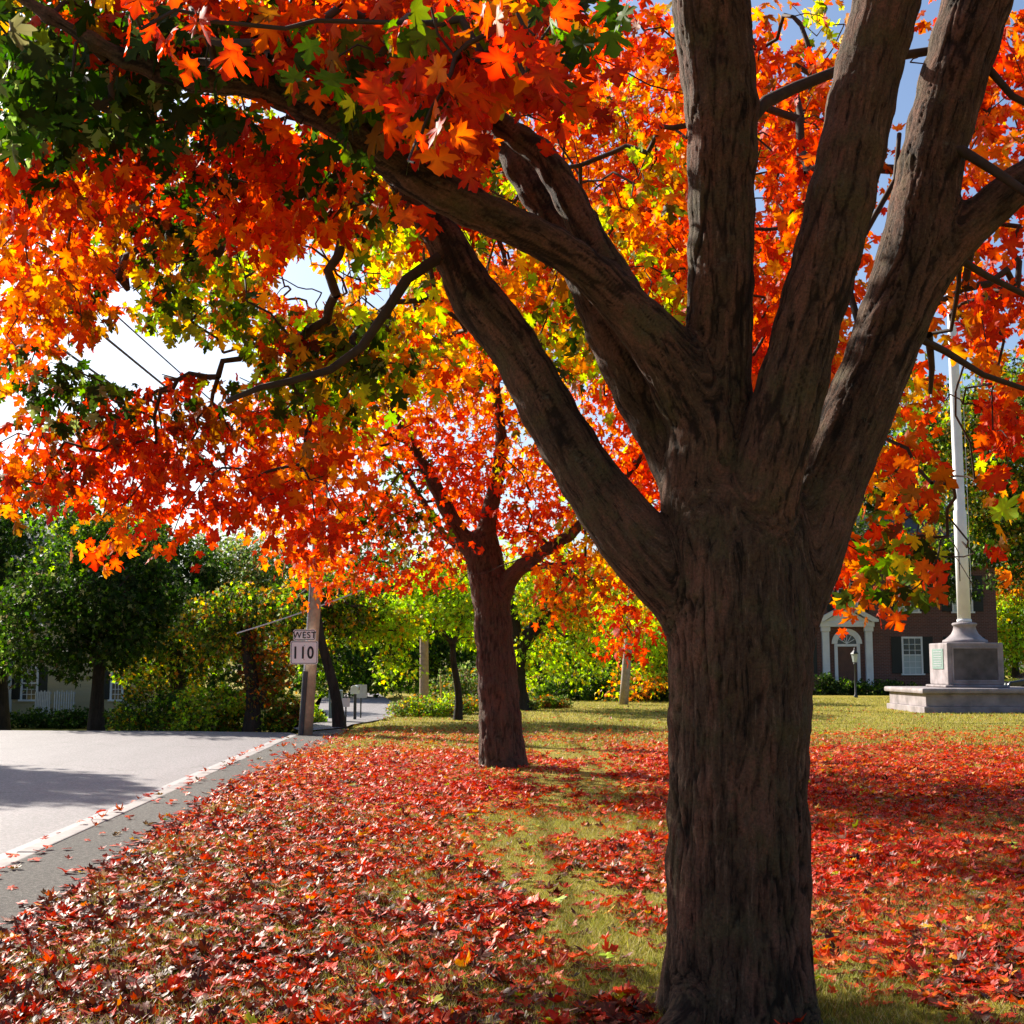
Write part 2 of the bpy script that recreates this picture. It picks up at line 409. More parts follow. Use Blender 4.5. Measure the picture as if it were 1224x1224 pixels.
def grow(skel, skr, pts, rmin=.004, wander=.12, bias=.25, rmax=.05):
    """join every cluster to its nearest neighbour nearer the trunk; returns tube list and twig radii"""
    S = np.array(skel, float); n0 = len(S)
    nodes = np.concatenate([S, pts]); n = len(nodes)
    parent = np.full(n, -1); plen = np.zeros(n); done = np.zeros(n, bool); done[:n0] = True
    best = np.full(n, 1e9); bp = np.full(n, -1)
    for i in range(n0):
        d = np.linalg.norm(nodes - S[i], axis=1); m = (d < best) & ~done; best[m] = d[m]; bp[m] = i
    for _ in range(n - n0):
        j = int(np.argmin(np.where(done, 1e9, best))); done[j] = True; parent[j] = bp[j]
        plen[j] = plen[bp[j]] + np.linalg.norm(nodes[j] - nodes[bp[j]])
        d = np.linalg.norm(nodes - nodes[j], axis=1) + bias * plen[j]; m = (d < best) & ~done; best[m] = d[m]; bp[m] = j
    load = np.ones(n)
    order = np.argsort(-plen)
    for j in order:
        if parent[j] >= 0: load[parent[j]] += load[j]
    rad = np.minimum(rmin * load ** .45, rmax)
    mb = MB()
    for j in range(n0, n):
        p = parent[j]; a, b = nodes[p], nodes[j]; L = np.linalg.norm(b - a)
        if L < 1e-4: continue
        r0 = min(rad[p] if p >= n0 else rad[j] * 1.25, rad[j]*1.35); r1 = rad[j]
        if p < n0 and skr is not None: r0 = min(r0 * 1.3, skr[p])
        pts_ = [a]; k = 3 if L > .25 else 2
        for q in range(1, k):
            t = q / k; m = a * (1-t) + b * t + rng.standard_normal(3) * wander * L * .5 + np.array([0, 0, .10 * L * math.sin(math.pi * t)])
            pts_.append(m)
        pts_.append(b)
        mb.tube(pts_, [r0 + (r1 - r0) * i / k for i in range(k + 1)], 5, cap=False)
    return mb, nodes[n0:], rad[n0:]

# ------------------------------------------------------------------ SDF trunk
def chain_pts(ch, sub=1):
    """Catmull-Rom through (p, r) list"""
    P = np.array([c[0] for c in ch], float); r = np.array([c[1] for c in ch], float)
    out = []; rr = []
    for i in range(len(P) - 1):
        p0 = P[max(i-1, 0)]; p1 = P[i]; p2 = P[i+1]; p3 = P[min(i+2, len(P)-1)]
        for s in range(sub):
            t = s / sub
            out.append(.5 * ((2*p1) + (-p0+p2)*t + (2*p0-5*p1+4*p2-p3)*t*t + (-p0+3*p1-3*p2+p3)*t**3)); rr.append(r[i] + (r[i+1]-r[i])*t)
    out.append(P[-1]); rr.append(r[-1])
    return np.array(out), np.array(rr)

def trunk_mesh(name, chains, voxel, k=.05, amp=.012, sub=2, base_z=0.0, fscale=1.0, s0=None):
    CH = [chain_pts(c, sub) for c in chains]
    mb = MB()
    for P, r in CH:
        mb.tube([tuple(p) for p in P], list(r), 20)
        for p, q in zip(P, r):
            prof = [(max(.001, q*math.sin(a)), -q*math.cos(a)) for a in np.linspace(.05, math.pi-.05, 8)]
            mb.lathe(prof, tuple(p), 14)
    me = bpy.data.meshes.new('tmp'); me.from_pydata(mb.V, [], mb.Fc); me.update()
    bm = bmesh.new(); bm.from_mesh(me); bmesh.ops.recalc_face_normals(bm, faces=bm.faces); bm.to_mesh(me); bm.free()
    o = bpy.data.objects.new('tmp', me); COL.objects.link(o)
    md = o.modifiers.new('r', 'REMESH'); md.mode = 'VOXEL'; md.voxel_size = voxel
    dg = bpy.context.evaluated_depsgraph_get(); dg.update()
    e = o.evaluated_get(dg); res = e.to_mesh()
    n = len(res.vertices); V = np.zeros(n*3); res.vertices.foreach_get('co', V); V = V.reshape(-1, 3).astype(float)
    Q = np.array([tuple(p.vertices) if len(p.vertices) == 4 else (*p.vertices, p.vertices[-1]) for p in res.polygons])
    e.to_mesh_clear(); bpy.data.objects.remove(o, do_unlink=True)
    # primitives
    A = []; B = []; ra = []; rb = []; cid = []; s_a = []; s_b = []; Rm = []
    for ci, (P, r) in enumerate(CH):
        s = P[0][2] if s0 is None else s0
        for i in range(len(P)-1):
            L = np.linalg.norm(P[i+1]-P[i]); A.append(P[i]); B.append(P[i+1]); ra.append(r[i]); rb.append(r[i+1]); cid.append(ci)
            s_a.append(s); s_b.append(s+L); s += L
            t = Vector(P[i+1]-P[i]).normalized()
            Rm.append(np.array(t.rotation_difference(Vector((0,0,1))).to_matrix()))
    A = np.array(A); B = np.array(B); ra = np.array(ra); rb = np.array(rb)
    def sdf(X, full=False):
        out = [sdf_(X[i:i+20000], full) for i in range(0, len(X), 20000)]
        return tuple(np.concatenate(z) for z in zip(*out))
    def sdf_(X, full=False):
        D = np.empty((len(X), len(A)))
        CO = np.empty((len(X), len(A), 3))
        for i in range(len(A)):
            ab = B[i]-A[i]; t = ((X-A[i]) @ ab) / (ab @ ab); tc = np.clip(t, 0, 1)
            c = A[i] + tc[:, None]*ab; off = X - c
            ln = np.sqrt((off * off).sum(1)) + 1e-9
            D[:, i] = ln - (ra[i] + (rb[i]-ra[i])*tc)
            if not full: CO[:, i] = off / ln[:, None]
            if full:
                lo_ = off @ Rm[i].T
                CO[:, i, 0] = lo_[:, 0] ; CO[:, i, 1] = lo_[:, 1]; CO[:, i, 2] = (s_a[i] + (s_b[i]-s_a[i])*tc + lo_[:, 2]) * .16
        m = D.min(1)
        # smooth min
        W = np.exp(-(D - m[:, None]) / (k * .35)); sm = m - k*.35*np.log(W.sum(1)) + k * .18
        if not full: return sm, (CO * (W / W.sum(1, keepdims=True))[..., None]).sum(1)
        W2 = np.exp(-(D - m[:, None]) / .012); W2 /= W2.sum(1, keepdims=True)
        return sm, (CO * W2[..., None]).sum(1)
    eps = 1e-3
    for it in range(2):
        d, g = sdf(V)
        gl = np.linalg.norm(g, axis=1, keepdims=True) + 1e-6
        V -= (g / gl) * np.clip(d / gl[:, 0], -.03, .03)[:, None]
    nrm = g / gl
    d, co = sdf(V, True)
    # bark relief: long plates and furrows that follow the limb
    cs = co * fscale
    wv = (fbm(cs * np.array([5, 5, 5.]) + 3, 3) - .5)
    q = cs * np.array([18, 18, 24.]) + wv[:, None] * 2.2
    w1 = worley(cs * np.array([12, 12, 9.]) + wv[:, None] * np.array([2.2, 1.7, 2.]) + (fbm(cs*40, 2)-.4)[:, None] * .5)
    w2 = worley(cs * np.array([30, 30, 26.]) + wv[:, None] * 3.1 + 5)
    sel = np.clip((fbm(V * 2.3 + 4, 2) - .22) * 5, .25, 1)
    ridge = (1 - np.clip(w1 / .13, 0, 1)) * sel + .45 * (1 - np.clip(w2 / .16, 0, 1))
    plates = fbm(cs * np.array([36, 36, 60.]) + 9, 3) - .45
    lump = fbm(V * 3.1, 3) - .47
    lump2 = fbm(V * 9.0 + 7, 2) - .4
    loc_r = np.clip((co[:, 0]**2 + co[:, 1]**2) ** .5 / .3, .25, 1)
    disp = amp * loc_r * (-1.15 * np.clip(ridge, 0, 1.3) + .9 * plates) + .10 * lump * loc_r * fscale**0 * (amp/.012) * .45 + .028 * lump2 * loc_r
    V = V + nrm * disp[:, None]
    keep_z = V[:, 2] > base_z - .15
    cr = np.clip(ridge, 0, 1)[:, None] * np.ones(3)
    me = np_mesh(name, V, Q, cr, co)
    me.polygons.foreach_set('use_smooth', np.ones(len(me.polygons), bool))
    return me, CH

# ================================================================== GROUND
def kerb_x(y): return -3.78 - .046 * (y - 9.75)
def lawn_x(y): return np.interp(y, [-10, 4, 6.9, 17.3, 27.5, 31], [-1.9, -2.45, -2.72, -3.46, -3.72, -3.9])
ROADZ = -.07
def lawn_h(x, y):
    x = np.asarray(x, float); y = np.asarray(y, float)
    p = np.stack([x * .5, y * .5, 0 * x], -1).reshape(-1, 3)
    h = (fbm(p, 3) - .45) * .09
    edge = np.clip((x - lawn_x(y)).reshape(-1) / 1.0, 0, 1)
    far = np.clip((y.reshape(-1) - 20) / 25, 0, 1)
    d1 = np.exp(-((x - .98)**2 + (y - 5.75)**2).reshape(-1) / .5) * .05
    return (h * edge + d1).reshape(x.shape) + far.reshape(x.shape) * .12 * edge.reshape(x.shape)

def grid_mesh(name, xs, ys, zf):
    X, Y = np.meshgrid(xs, ys); Z = zf(X, Y)
    V = np.stack([X, Y, Z], -1).reshape(-1, 3); nx, ny = len(xs), len(ys)
    i = np.arange(nx-1); j = np.arange(ny-1); I, J = np.meshgrid(i, j); a = (J*nx + I).ravel()
    return np_mesh(name, V, np.stack([a, a+1, a+nx+1, a+nx], -1))
def base_z(X, Y):
    z = np.full(X.shape, -.22)
    drop = np.clip((Y - 32) / 14, 0, 1) * np.clip((-9 - X) / 5, 0, 1)
    return z - .65 * drop
me = grid_mesh('ground', np.concatenate([[-400, -200, -100], np.linspace(-60, 60, 61), [100, 200, 400]]), np.concatenate([[-200, -60], np.linspace(-20, 100, 61), [150, 250, 500]]), base_z)
link('ground', me, M['lawn'], kind='structure', smooth=True)

# lawn: warped grid following the path edge
ys = np.concatenate([np.linspace(-12, 3, 8), np.arange(3.2, 16, .12), np.arange(16, 33.01, .3)])
us = np.concatenate([np.arange(0, 10, .14), np.arange(10, 60, 1.5)])
U, Y = np.meshgrid(us, ys); X = lawn_x(Y) + U
edge_j = (vnoise(np.stack([Y*3, Y*0, Y*0], -1).reshape(-1, 3)).reshape(Y.shape) - .5) * .16 * (U < .05)
X = X + edge_j
Z = lawn_h(X, Y) + .006; Z[:, 0] = -.1
V = np.stack([X, Y, Z], -1).reshape(-1, 3); nx, ny = len(us), len(ys)
I, J = np.meshgrid(np.arange(nx-1), np.arange(ny-1)); a = (J*nx + I).ravel()
link('lawn', np_mesh('lawn', V, np.stack([a, a+1, a+nx+1, a+nx], -1)), M['lawn'], kind='structure', smooth=True)
# far lawn rising softly behind, its left edge along the side road
ys2 = np.arange(33, 70.01, .6)
def side_x(y): return np.interp(y, [33, 36, 40, 45, 70], [-3.95, -3.45, -3.25, -3.6, -7])
U, Y = np.meshgrid(us, ys2); X = side_x(Y) + U; Z = lawn_h(X, Y) + .006; Z[:, 0] = -.1
V = np.stack([X, Y, Z], -1).reshape(-1, 3); ny = len(ys2)
I, J = np.meshgrid(np.arange(nx-1), np.arange(ny-1)); a = (J*nx + I).ravel()
link('far_lawn', np_mesh('far_lawn', V, np.stack([a, a+1, a+nx+1, a+nx], -1)), M['lawn'], kind='structure', smooth=True)

def strip(name, L, Rr, mat, z, zc=None, kind='structure'):
    """flat sheet between two polylines"""
    n = len(L); V = [(x, y, z) for x, y in L] + [(x, y, z) for x, y in Rr]
    me = bpy.data.meshes.new(name); me.from_pydata(V, [], [(i, i+1, n+i+1, n+i) for i in range(n-1)]); me.update()
    bm = bmesh.new(); bm.from_mesh(me); bmesh.ops.recalc_face_normals(bm, faces=bm.faces)
    if sum(f.normal.z for f in bm.faces) < 0: bmesh.ops.reverse_faces(bm, faces=bm.faces)
    bm.to_mesh(me); bm.free()
    return link(name, me, mat, kind=kind)
yy = list(np.linspace(-20, 28, 40))
# near carriageway then sweeps left; far edge about 31 m away
R1 = [(kerb_x(y) - .17, y) for y in yy]
bend = [(kerb_x(28) - .17 - .0, 28.6), (-4.7, 29.6), (-5.2, 31.0), (-7.5, 31.6), (-12, 32.0), (-20, 32.6), (-60, 36)]
L1 = [(-13.0 - .02*y, y) for y in yy]
bendL = [(-13.6, 21.5), (-13.9, 21.9), (-14.6, 22.5), (-16, 23.2), (-19, 24), (-26, 25), (-60, 28)]
yy2 = [y for y in yy if y < 21]
L1 = [(-12.9 - .02*y, y) for y in yy2]
# road as polygon
poly = [(x, y) for x, y in R1] + bend + bendL[::-1] + L1[::-1]
def polysheet(name, poly, z, mat):
    me = bpy.data.meshes.new(name); bm = bmesh.new()
    vs = [bm.verts.new((x, y, z)) for x, y in poly]; f = bm.faces.new(vs)
    bmesh.ops.triangulate(bm, faces=[f], ngon_method='EAR_CLIP')
    bmesh.ops.recalc_face_normals(bm, faces=bm.faces)
    if sum(f.normal.z for f in bm.faces) < 0: bmesh.ops.reverse_faces(bm, faces=bm.faces)
    bm.to_mesh(me); bm.free(); return link(name, me, mat, kind='structure')
polysheet('road', poly, ROADZ, M['road'])
polysheet('side_road', [(-4.7, 29.65), (-3.98, 31.5), (-4.0, 33), (-3.55, 36), (-3.35, 40), (-3.7, 45), (-7.1, 70), (-10, 70), (-6.6, 45), (-5.6, 40), (-5.15, 36), (-5.0, 33), (-5.15, 31.1)], ROADZ + .10, M['road'])
strip('path', [(kerb_x(y), y) for y in yy] + [(-4.55, 29.6), (-4.3, 31.4)], [(lawn_x(y) + .12, y) for y in yy] + [(-3.75, 29.6), (-3.9, 31.4)], M['path'], .002)
# kerb stones
for s in range(1):
    mb = MB(); y = -12
    while y < 27.8:
        Lk = 1.9 + .3 * random.random(); y1 = y + Lk - .012
        for (ya, yb) in ((y, y1),):
            j = random.uniform(-.012, .012); zt = .008 + random.uniform(-.008, .008)
            vs = [(kerb_x(ya)-.17+j, ya, -.2), (kerb_x(ya)+j-.004, ya, -.2), (kerb_x(yb)+j-.004, yb, -.2), (kerb_x(yb)-.17+j, yb, -.2)]
            vs += [(v[0], v[1], zt) for v in vs]
            mb.add(vs, [(0,3,2,1),(4,5,6,7),(0,1,5,4),(1,2,6,5),(2,3,7,6),(3,0,4,7)])
        y += Lk
    mb.build('kerb', M['kerb'], bevel=.015, kind='structure')
strip('edge_line', [(kerb_x(y) - .42, y) for y in yy], [(kerb_x(y) - .27, y) for y in yy], M['paint'], ROADZ + .004)
cl = [(-8.3 - .01*y, y) for y in np.linspace(-15, 17, 20)] + [(-8.8, 19.5), (-9.8, 22), (-11.6, 24.2), (-15, 26.2), (-22, 28), (-50, 31)]
for nm, dx in (('centre_line', 0), ('centre_line', .22)):
    strip(nm, [(x - .05 + dx*.9, y + (dx*.9 if y > 20 else 0)) for x, y in cl], [(x + .05 + dx*.9, y - .02 + (dx*.9 if y > 20 else 0) ) for x, y in cl], M['ypaint'], ROADZ + .004)

def crown_mesh(name, leaves, mb, root, matl):
    V, T, C = leaves
    tv = np.array(mb.V); tq = np.array([f for f in mb.Fc if len(f) == 4]); tt = np.concatenate([tq[:, [0, 1, 2]], tq[:, [0, 2, 3]]])
    n = len(V)
    me = np_mesh(name, np.concatenate([V, tv]), np.concatenate([T, tt + n]), np.concatenate([C, np.full((len(tv), 3), .04)]))
    me.materials.append(matl); me.materials.append(M['twig'])
    mi = np.zeros(len(me.polygons), np.int32); mi[len(T):] = 1; me.polygons.foreach_set('material_index', mi)
    sm = np.ones(len(me.polygons), bool); me.polygons.foreach_set('use_smooth', sm)
    return link(name, childmesh(me, root), None, root)
# ================================================================== MAIN MAPLE
T0 = 5.75
def pr(px, py, Y, wpx): return (at(px, py, Y), wpx / 2 / F * Y)
trunk = [pr(884, 1275, T0, 228), pr(884, 1240, T0, 192), pr(882, 1195, T0, 178), pr(881, 1100, T0, 168), pr(881, 980, T0, 166), pr(884, 860, T0, 170), pr(886, 760, T0, 172), pr(884, 680, T0, 168), pr(880, 620, T0, 150)]
limbA = [pr(850, 745, T0, 90), pr(800, 690, T0, 84), pr(750, 636, T0+.02, 82), pr(703, 570, T0+.05, 76), pr(655, 490, T0+.1, 68), pr(612, 412, T0+.15, 62), pr(572, 362, T0+.2, 64), pr(545, 312, T0+.25, 50), pr(518, 266, T0+.3, 42), pr(470, 205, T0+.4, 32), pr(430, 120, T0+.5, 26), pr(400, 0, T0+.6, 20)]
limbC = [pr(850, 640, T0+.1, 90), pr(812, 545, T0+.15, 76), pr(768, 470, T0+.2, 70), pr(728, 395, T0+.25, 58), pr(700, 330, T0+.3, 50), pr(662, 262, T0+.35, 44), pr(622, 200, T0+.4, 40), pr(590, 140, T0+.45, 34), pr(545, 60, T0+.5, 28), pr(490, -30, T0+.6, 24), pr(420, -160, T0+.8, 18)]
limbB = [pr(860, 560, T0-.02, 80), pr(825, 470, T0-.05, 86), pr(790, 415, T0-.1, 72), pr(742, 362, T0-.15, 56), pr(690, 312, T0-.22, 50), pr(630, 278, T0-.3, 48), pr(560, 246, T0-.4, 50), pr(495, 210, T0-.5, 50), pr(430, 162, T0-.6, 46), pr(370, 128, T0-.7, 42), pr(300, 100, T0-.8, 36), pr(230, 96, T0-.9, 30), pr(150, 70, T0-1.0, 26), pr(60, 20, T0-1.1, 20), pr(-60, -60, T0-1.2, 16)]
limbB2 = [pr(742, 345, T0-.1, 50), pr(712, 300, T0-.05, 44), pr(682, 240, T0, 42), pr(645, 182, T0+.05, 36), pr(600, 150, T0+.1, 30), pr(560, 95, T0+.1, 26), pr(530, 20, T0+.1, 24), pr(500, -90, T0+.1, 20)]
limbD = [pr(850, 680, T0+.02, 120), pr(850, 600, T0, 112), pr(852, 520, T0-.02, 96), pr(858, 430, T0-.02, 84), pr(861, 340, T0-.05, 80), pr(862, 250, T0-.05, 82), pr(862, 130, T0-.08, 92), pr(853, 40, T0-.1, 98), pr(845, -40, T0-.15, 96), pr(830, -220, T0-.2, 80), pr(820, -420, T0-.2, 60), pr(800, -650, T0-.1, 40)]
limbE = [pr(908, 660, T0-.12, 70), pr(916, 590, T0-.18, 82), pr(936, 500, T0-.22, 84), pr(962, 400, T0-.24, 82), pr(990, 300, T0-.26, 82), pr(1018, 180, T0-.28, 82), pr(1040, 80, T0-.3, 82), pr(1060, 0, T0-.32, 84), pr(1090, -160, T0-.35, 72), pr(1130, -360, T0-.4, 56), pr(1180, -600, T0-.4, 36)]
limbF = [pr(935, 740, T0+.02, 90), pr(950, 670, T0+.05, 104), pr(985, 590, T0+.08, 94), pr(1018, 510, T0+.1, 88), pr(1050, 430, T0+.12, 84), pr(1080, 350, T0+.15, 88), pr(1098, 290, T0+.16, 88), pr(1112, 200, T0+.18, 80), pr(1138, 100, T0+.2, 84), pr(1168, 0, T0+.22, 86), pr(1215, -150, T0+.25, 72), pr(1290, -350, T0+.3, 54), pr(1370, -560, T0+.3, 36)]
limbF2 = [pr(1090, 350, T0+.15, 66), pr(1126, 306, T0+.12, 54), pr(1168, 262, T0+.1, 50), pr(1215, 222, T0+.08, 48), pr(1290, 160, T0+.05, 42), pr(1400, 60, T0, 34), pr(1520, -20, T0-.1, 26)]
roots = [[pr(850, 1180, T0-.1, 80), pr(818, 1222, T0-.25, 46), pr(785, 1246, T0-.35, 30), pr(745, 1268, T0-.45, 18)], 
         [pr(930, 1200, T0-.1, 60), pr(965, 1235, T0-.2, 40), pr(1010, 1262, T0-.25, 20)],
         [pr(860, 1190, T0+.1, 60), pr(800, 1205, T0+.2, 44), pr(770, 1215, T0+.35, 20)]]
chains = [trunk, limbA, limbB, limbB2, limbC, limbD, limbE, limbF, limbF2] + roots
me, CH = trunk_mesh('trunk', chains, .011, k=.05, amp=.013)
maple = empty('maple_tree', (float(at(884, 1230, T0)[0]), T0, 0), 'big maple in the foreground with a thick furrowed trunk splitting into many dark limbs', 'tree', 'red and orange maples on the lawn')
base = np.array(maple.location)
def childmesh(me, root):
    n = len(me.vertices); c = np.zeros(n*3, np.float32); me.vertices.foreach_get('co', c)
    c = c.reshape(-1, 3) - np.array(root.location, np.float32); me.vertices.foreach_set('co', c.ravel()); me.update(); return me
link('trunk', childmesh(me, maple), M['bark'], maple)

CELL = 51
def cells(rows, y0, d0, d1, per=1, jit=.5, dfun=None):
    P = []; C = []
    for r, row in enumerate(rows):
        for c, ch in enumerate(row):
            if ch in '. ': continue
            for k in range(per):
                px = (c + .5 + rng.uniform(-jit, jit)) * CELL; py = y0 + (r + .5 + rng.uniform(-jit, jit)) * CELL
                Y = rng.uniform(d0, d1) if dfun is None else dfun(px, py) + rng.uniform(d0, d1)
                P.append(at(px, py, Y)); C.append(ch)
    return np.array(P), C

NEAR = ["GGRGRRGRRRRGG...........",  # D cells upper left and in the low band put crown shade into leaf colour
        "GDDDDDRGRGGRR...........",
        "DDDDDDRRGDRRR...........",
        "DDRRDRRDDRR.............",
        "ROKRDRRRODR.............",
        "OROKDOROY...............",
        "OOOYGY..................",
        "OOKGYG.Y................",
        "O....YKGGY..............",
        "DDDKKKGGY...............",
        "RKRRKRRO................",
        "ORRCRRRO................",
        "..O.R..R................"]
# large leaves hanging close, near the top
TOPN = ["...CR.....GRRG..........",
        "..........RRR...........",
        ".........RR.............",
        ".........R.............."]
def nd(px, py): return 5.0 + 3.6 * min(1, max(0, (py - 110) / 260)) + .4 * math.sin(px * .01)
p1, c1 = cells(NEAR, -10, -.7, .9, 4, .55, nd)
p2, c2 = cells(TOPN, 0, 3.0, 3.7, 2, .4)
BACK = ["....O.YY....ORROY.OY..RR",
        "Y....O.YO.Y.ORRORR.O.GRO",
        "..O..Y..Y...Y..OORRO..OO",
        "O.Y..O.Y.OY.GY.YORRO..OR",
        ".OY.Y..YYYGGYOYO.RRO..OO",
        "O.Q.Y....YGYYOYOORRO.OOR",
        ".QO.....YYYOOYGYORRO..OR",
        "O.......YYOYYGGOYRO...OR",
        "........YYOOGYYYRR..Y..O",
        "....................Y.OR",
        "...................OO..R",
        "...................OQOY.",
        "...................OGGK.",
        "...................ROGR.",
        "...................O...."]
p3, c3 = cells(BACK, 0, 8.2, 11.5, 3, .45)
p3r = p3[:, 0] > 2.2
# the right-hand low spray sits nearer
for i in range(len(p3)):
    if p3[i, 0] > 2.3 and rng.random() < .7:
        s = rng.uniform(.74, .88); p3[i] = np.array([0, 0, CAMH]) + (p3[i] - np.array([0, 0, CAMH])) * s
# crown outside the frame (above, right, behind the viewer)
E = []
while len(E) < 420:
    p = rng.uniform(-1, 1, 3)
    if np.linalg.norm(p) > 1 or np.linalg.norm(p) < .45: continue
    q = np.array([2.2, 5.4, 6.8]) + p * np.array([5.6, 5.2, 4.0])
    if q[2] < 3.2 or (q[1] > 6 and q[0] < -1 ): continue
    # keep the lawn's open sun: nothing extra inside the picture
    yy_ = q[1]
    if yy_ > .3:
        c_, s_ = math.cos(PITCH), math.sin(PITCH); dz = q[2] - CAMH
        fw = yy_ * c_ + dz * s_; upv = -yy_ * s_ + dz * c_
        if abs(q[0] / fw) < .52 and abs(upv / fw) < .52: continue
    E.append(q)
p4 = np.array(E); c4 = list(rng.choice(list('OORGYRK'), len(p4)))
skel = []; skr = []
for P, r in CH[1:9]:
    for a_, b_ in zip(P[3:], r[3:]): skel.append(a_); skr.append(b_)
pts = np.concatenate([p1, p2, p3, p4])
mb, nodes, _ = grow(skel, skr, pts, .0032, .16, .18, .03)
# named boughs seen in the photograph
def bough(mbx, pl, r0, r1):
    P = [at(*p) for p in pl]; n = len(P); mbx.tube(P, [r0 + (r1-r0)*i/(n-1) for i in range(n)], 8, cap=True)
bough(mb, [(530, 305, 5.98), (512, 316, 5.9), (486, 334, 5.85), (462, 372, 5.8), (432, 415, 5.8), (395, 442, 5.8), (350, 455, 5.75), (312, 463, 5.7), (270, 480, 5.7)], .030, .012)
bough(mb, [(890, 150, 5.72), (915, 122, 5.8), (950, 105, 5.9), (1000, 85, 6.0), (1080, 66, 6.1), (1130, 58, 6.2)], .034, .02)
bough(mb, [(1100, 190, 5.95), (1150, 180, 5.8), (1190, 205, 5.7), (1240, 240, 5.6)], .03, .018)
bough(mb, [(1130, 300, 5.9), (1180, 330, 6.0), (1240, 360, 6.1)], .022, .012)
bough(mb, [(1090, 400, 5.95), (1130, 420, 6.1), (1175, 448, 6.2), (1240, 470, 6.3)], .02, .012)
bough(mb, [(1180, 80, 5.95), (1210, 115, 5.9), (1260, 140, 5.9)], .02, .014)
bough(mb, [(1030, 400, 5.9), (1016, 350, 6.0), (1022, 300, 6.1), (1070, 215, 6.2), (1075, 160, 6.3)], .018, .012)
bough(mb, [(1110, 400, 6.0), (1114, 440, 6.2), (1112, 470, 6.3)], .02, .01)
LS = .106
parts = []
cnt = lambda n, k: rng.poisson(k, n)
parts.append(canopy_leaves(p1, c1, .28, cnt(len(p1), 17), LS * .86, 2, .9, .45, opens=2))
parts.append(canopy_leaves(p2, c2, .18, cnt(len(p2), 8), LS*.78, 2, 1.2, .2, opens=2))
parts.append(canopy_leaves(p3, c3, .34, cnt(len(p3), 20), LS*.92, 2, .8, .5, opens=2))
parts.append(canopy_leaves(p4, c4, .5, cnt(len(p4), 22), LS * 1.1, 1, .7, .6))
def join(parts):
    V = []; T = []; C = []; o = 0
    for v, t, c in parts: V.append(v); T.append(t + o); C.append(c); o += len(v)
    return np.concatenate(V), np.concatenate(T), np.concatenate(C)
V, T, C = join(parts)
crown_mesh('crown', (V, T, C), mb, maple, M['leaf'])

# ================================================================== SECOND MAPLE
T2 = 19.6
tr = [pr(602, 935, T2, 74), pr(601, 912, T2, 57), pr(598, 860, T2, 51), pr(593, 790, T2, 48), pr(587, 720, T2, 45), pr(580, 670, T2, 44), pr(577, 650, T2, 38)]
a1 = [pr(582, 690, T2, 30), pr(563, 655, T2, 24), pr(545, 630, T2, 22), pr(520, 580, T2, 18), pr(497, 540, T2, 15), pr(460, 470, T2, 12), pr(430, 400, T2, 9)]
a2 = [pr(584, 690, T2, 34), pr(580, 640, T2, 26), pr(588, 600, T2+.2, 20), pr(600, 530, T2+.3, 16), pr(590, 440, T2+.3, 12), pr(600, 350, T2+.3, 9)]
a3 = [pr(595, 720, T2, 30), pr(612, 688, T2-.2, 20), pr(640, 665, T2-.4, 17), pr(680, 640, T2-.6, 15), pr(730, 590, T2-.8, 12), pr(780, 530, T2-1, 9)]
a4 = [pr(560, 655, T2, 16), pr(530, 640, T2+.3, 10), pr(480, 560, T2+.8, 8), pr(430, 530, T2+1, 6)]
a5 = [pr(625, 680, T2-.3, 10), pr(660, 676, T2-.8, 8), pr(700, 670, T2-1.5, 6)]
me, CH2 = trunk_mesh('trunk', [tr, a1, a2, a3, a4, a5], .03, k=.06, amp=.02, fscale=.8)
m2 = empty('maple_tree', (float(tr[1][0][0]), T2, 0), 'smaller orange maple farther down the lawn, near the pavement', 'tree', 'red and orange maples on the lawn')
link('trunk', childmesh(me, m2), M['bark2'], m2)
SEC = ["............OO..........",
       "........OO.OOO..........",
       "........YY.OVOV.........",
       "........YYVOVOOV........",
       "........YVOVVOOV........",
       ".......QVVOVYOOV........",
       "......YOYYOVOYOV........",
       "......OVYVOVYOOO........",
       "......OOOOROVOOR........",
       "......OROTRRORRR........",
       "......ORRTRRCYQR........",
       ".......ORROCOQYQ........",
       "..............R........."]
p5, c5 = cells(SEC, 102, -2.6, 2.8, 4, .6, lambda px, py: T2)
for i in range(len(p5)):
    if c5[i] == 'R' and p5[i, 0] > 0 and False: c5[i] = 'C'
E = []
while len(E) < 170:
    p = rng.uniform(-1, 1, 3)
    if np.linalg.norm(p) > 1: continue
    q = np.array([1.2, T2 + .3, 8.6]) + p * np.array([4.2, 4.2, 2.6])
    if q[2] < 7.2: continue
    E.append(q)
E2 = []
while len(E2) < 150:   # lower right side, hidden behind the big trunk
    p = rng.uniform(-1, 1, 3)
    if np.linalg.norm(p) > 1: continue
    E2.append(np.array([3.6, T2 - .2, 5.6]) + p * np.array([2.2, 3., 1.9]))
E3 = [np.array([-2.2, T2 - 3.0, 6.8]) + rdir(1)[0] * rng.random()**.4 * np.array([2.4, 1.9, 1.3]) for _ in range(120)]
E3 += [np.array([1.5, T2 - 3.2, 7.6]) + rdir(1)[0] * rng.random()**.4 * np.array([2.6, 1.7, 1.5]) for _ in range(110)]
c7 = list(rng.choice(list('OVYR'), len(E3))); E3 = np.array(E3)
p6 = np.array(E + E2); c6 = list(rng.choice(list('OORV'), len(p6)))
skel = []; skr = []
for P, r in CH2[1:]:
    for a_, b_ in zip(P[2:], r[2:]): skel.append(a_); skr.append(b_)
mb, nodes, _ = grow(skel, skr, np.concatenate([p5, p6, E3]), .0045, .14, .15, .05)
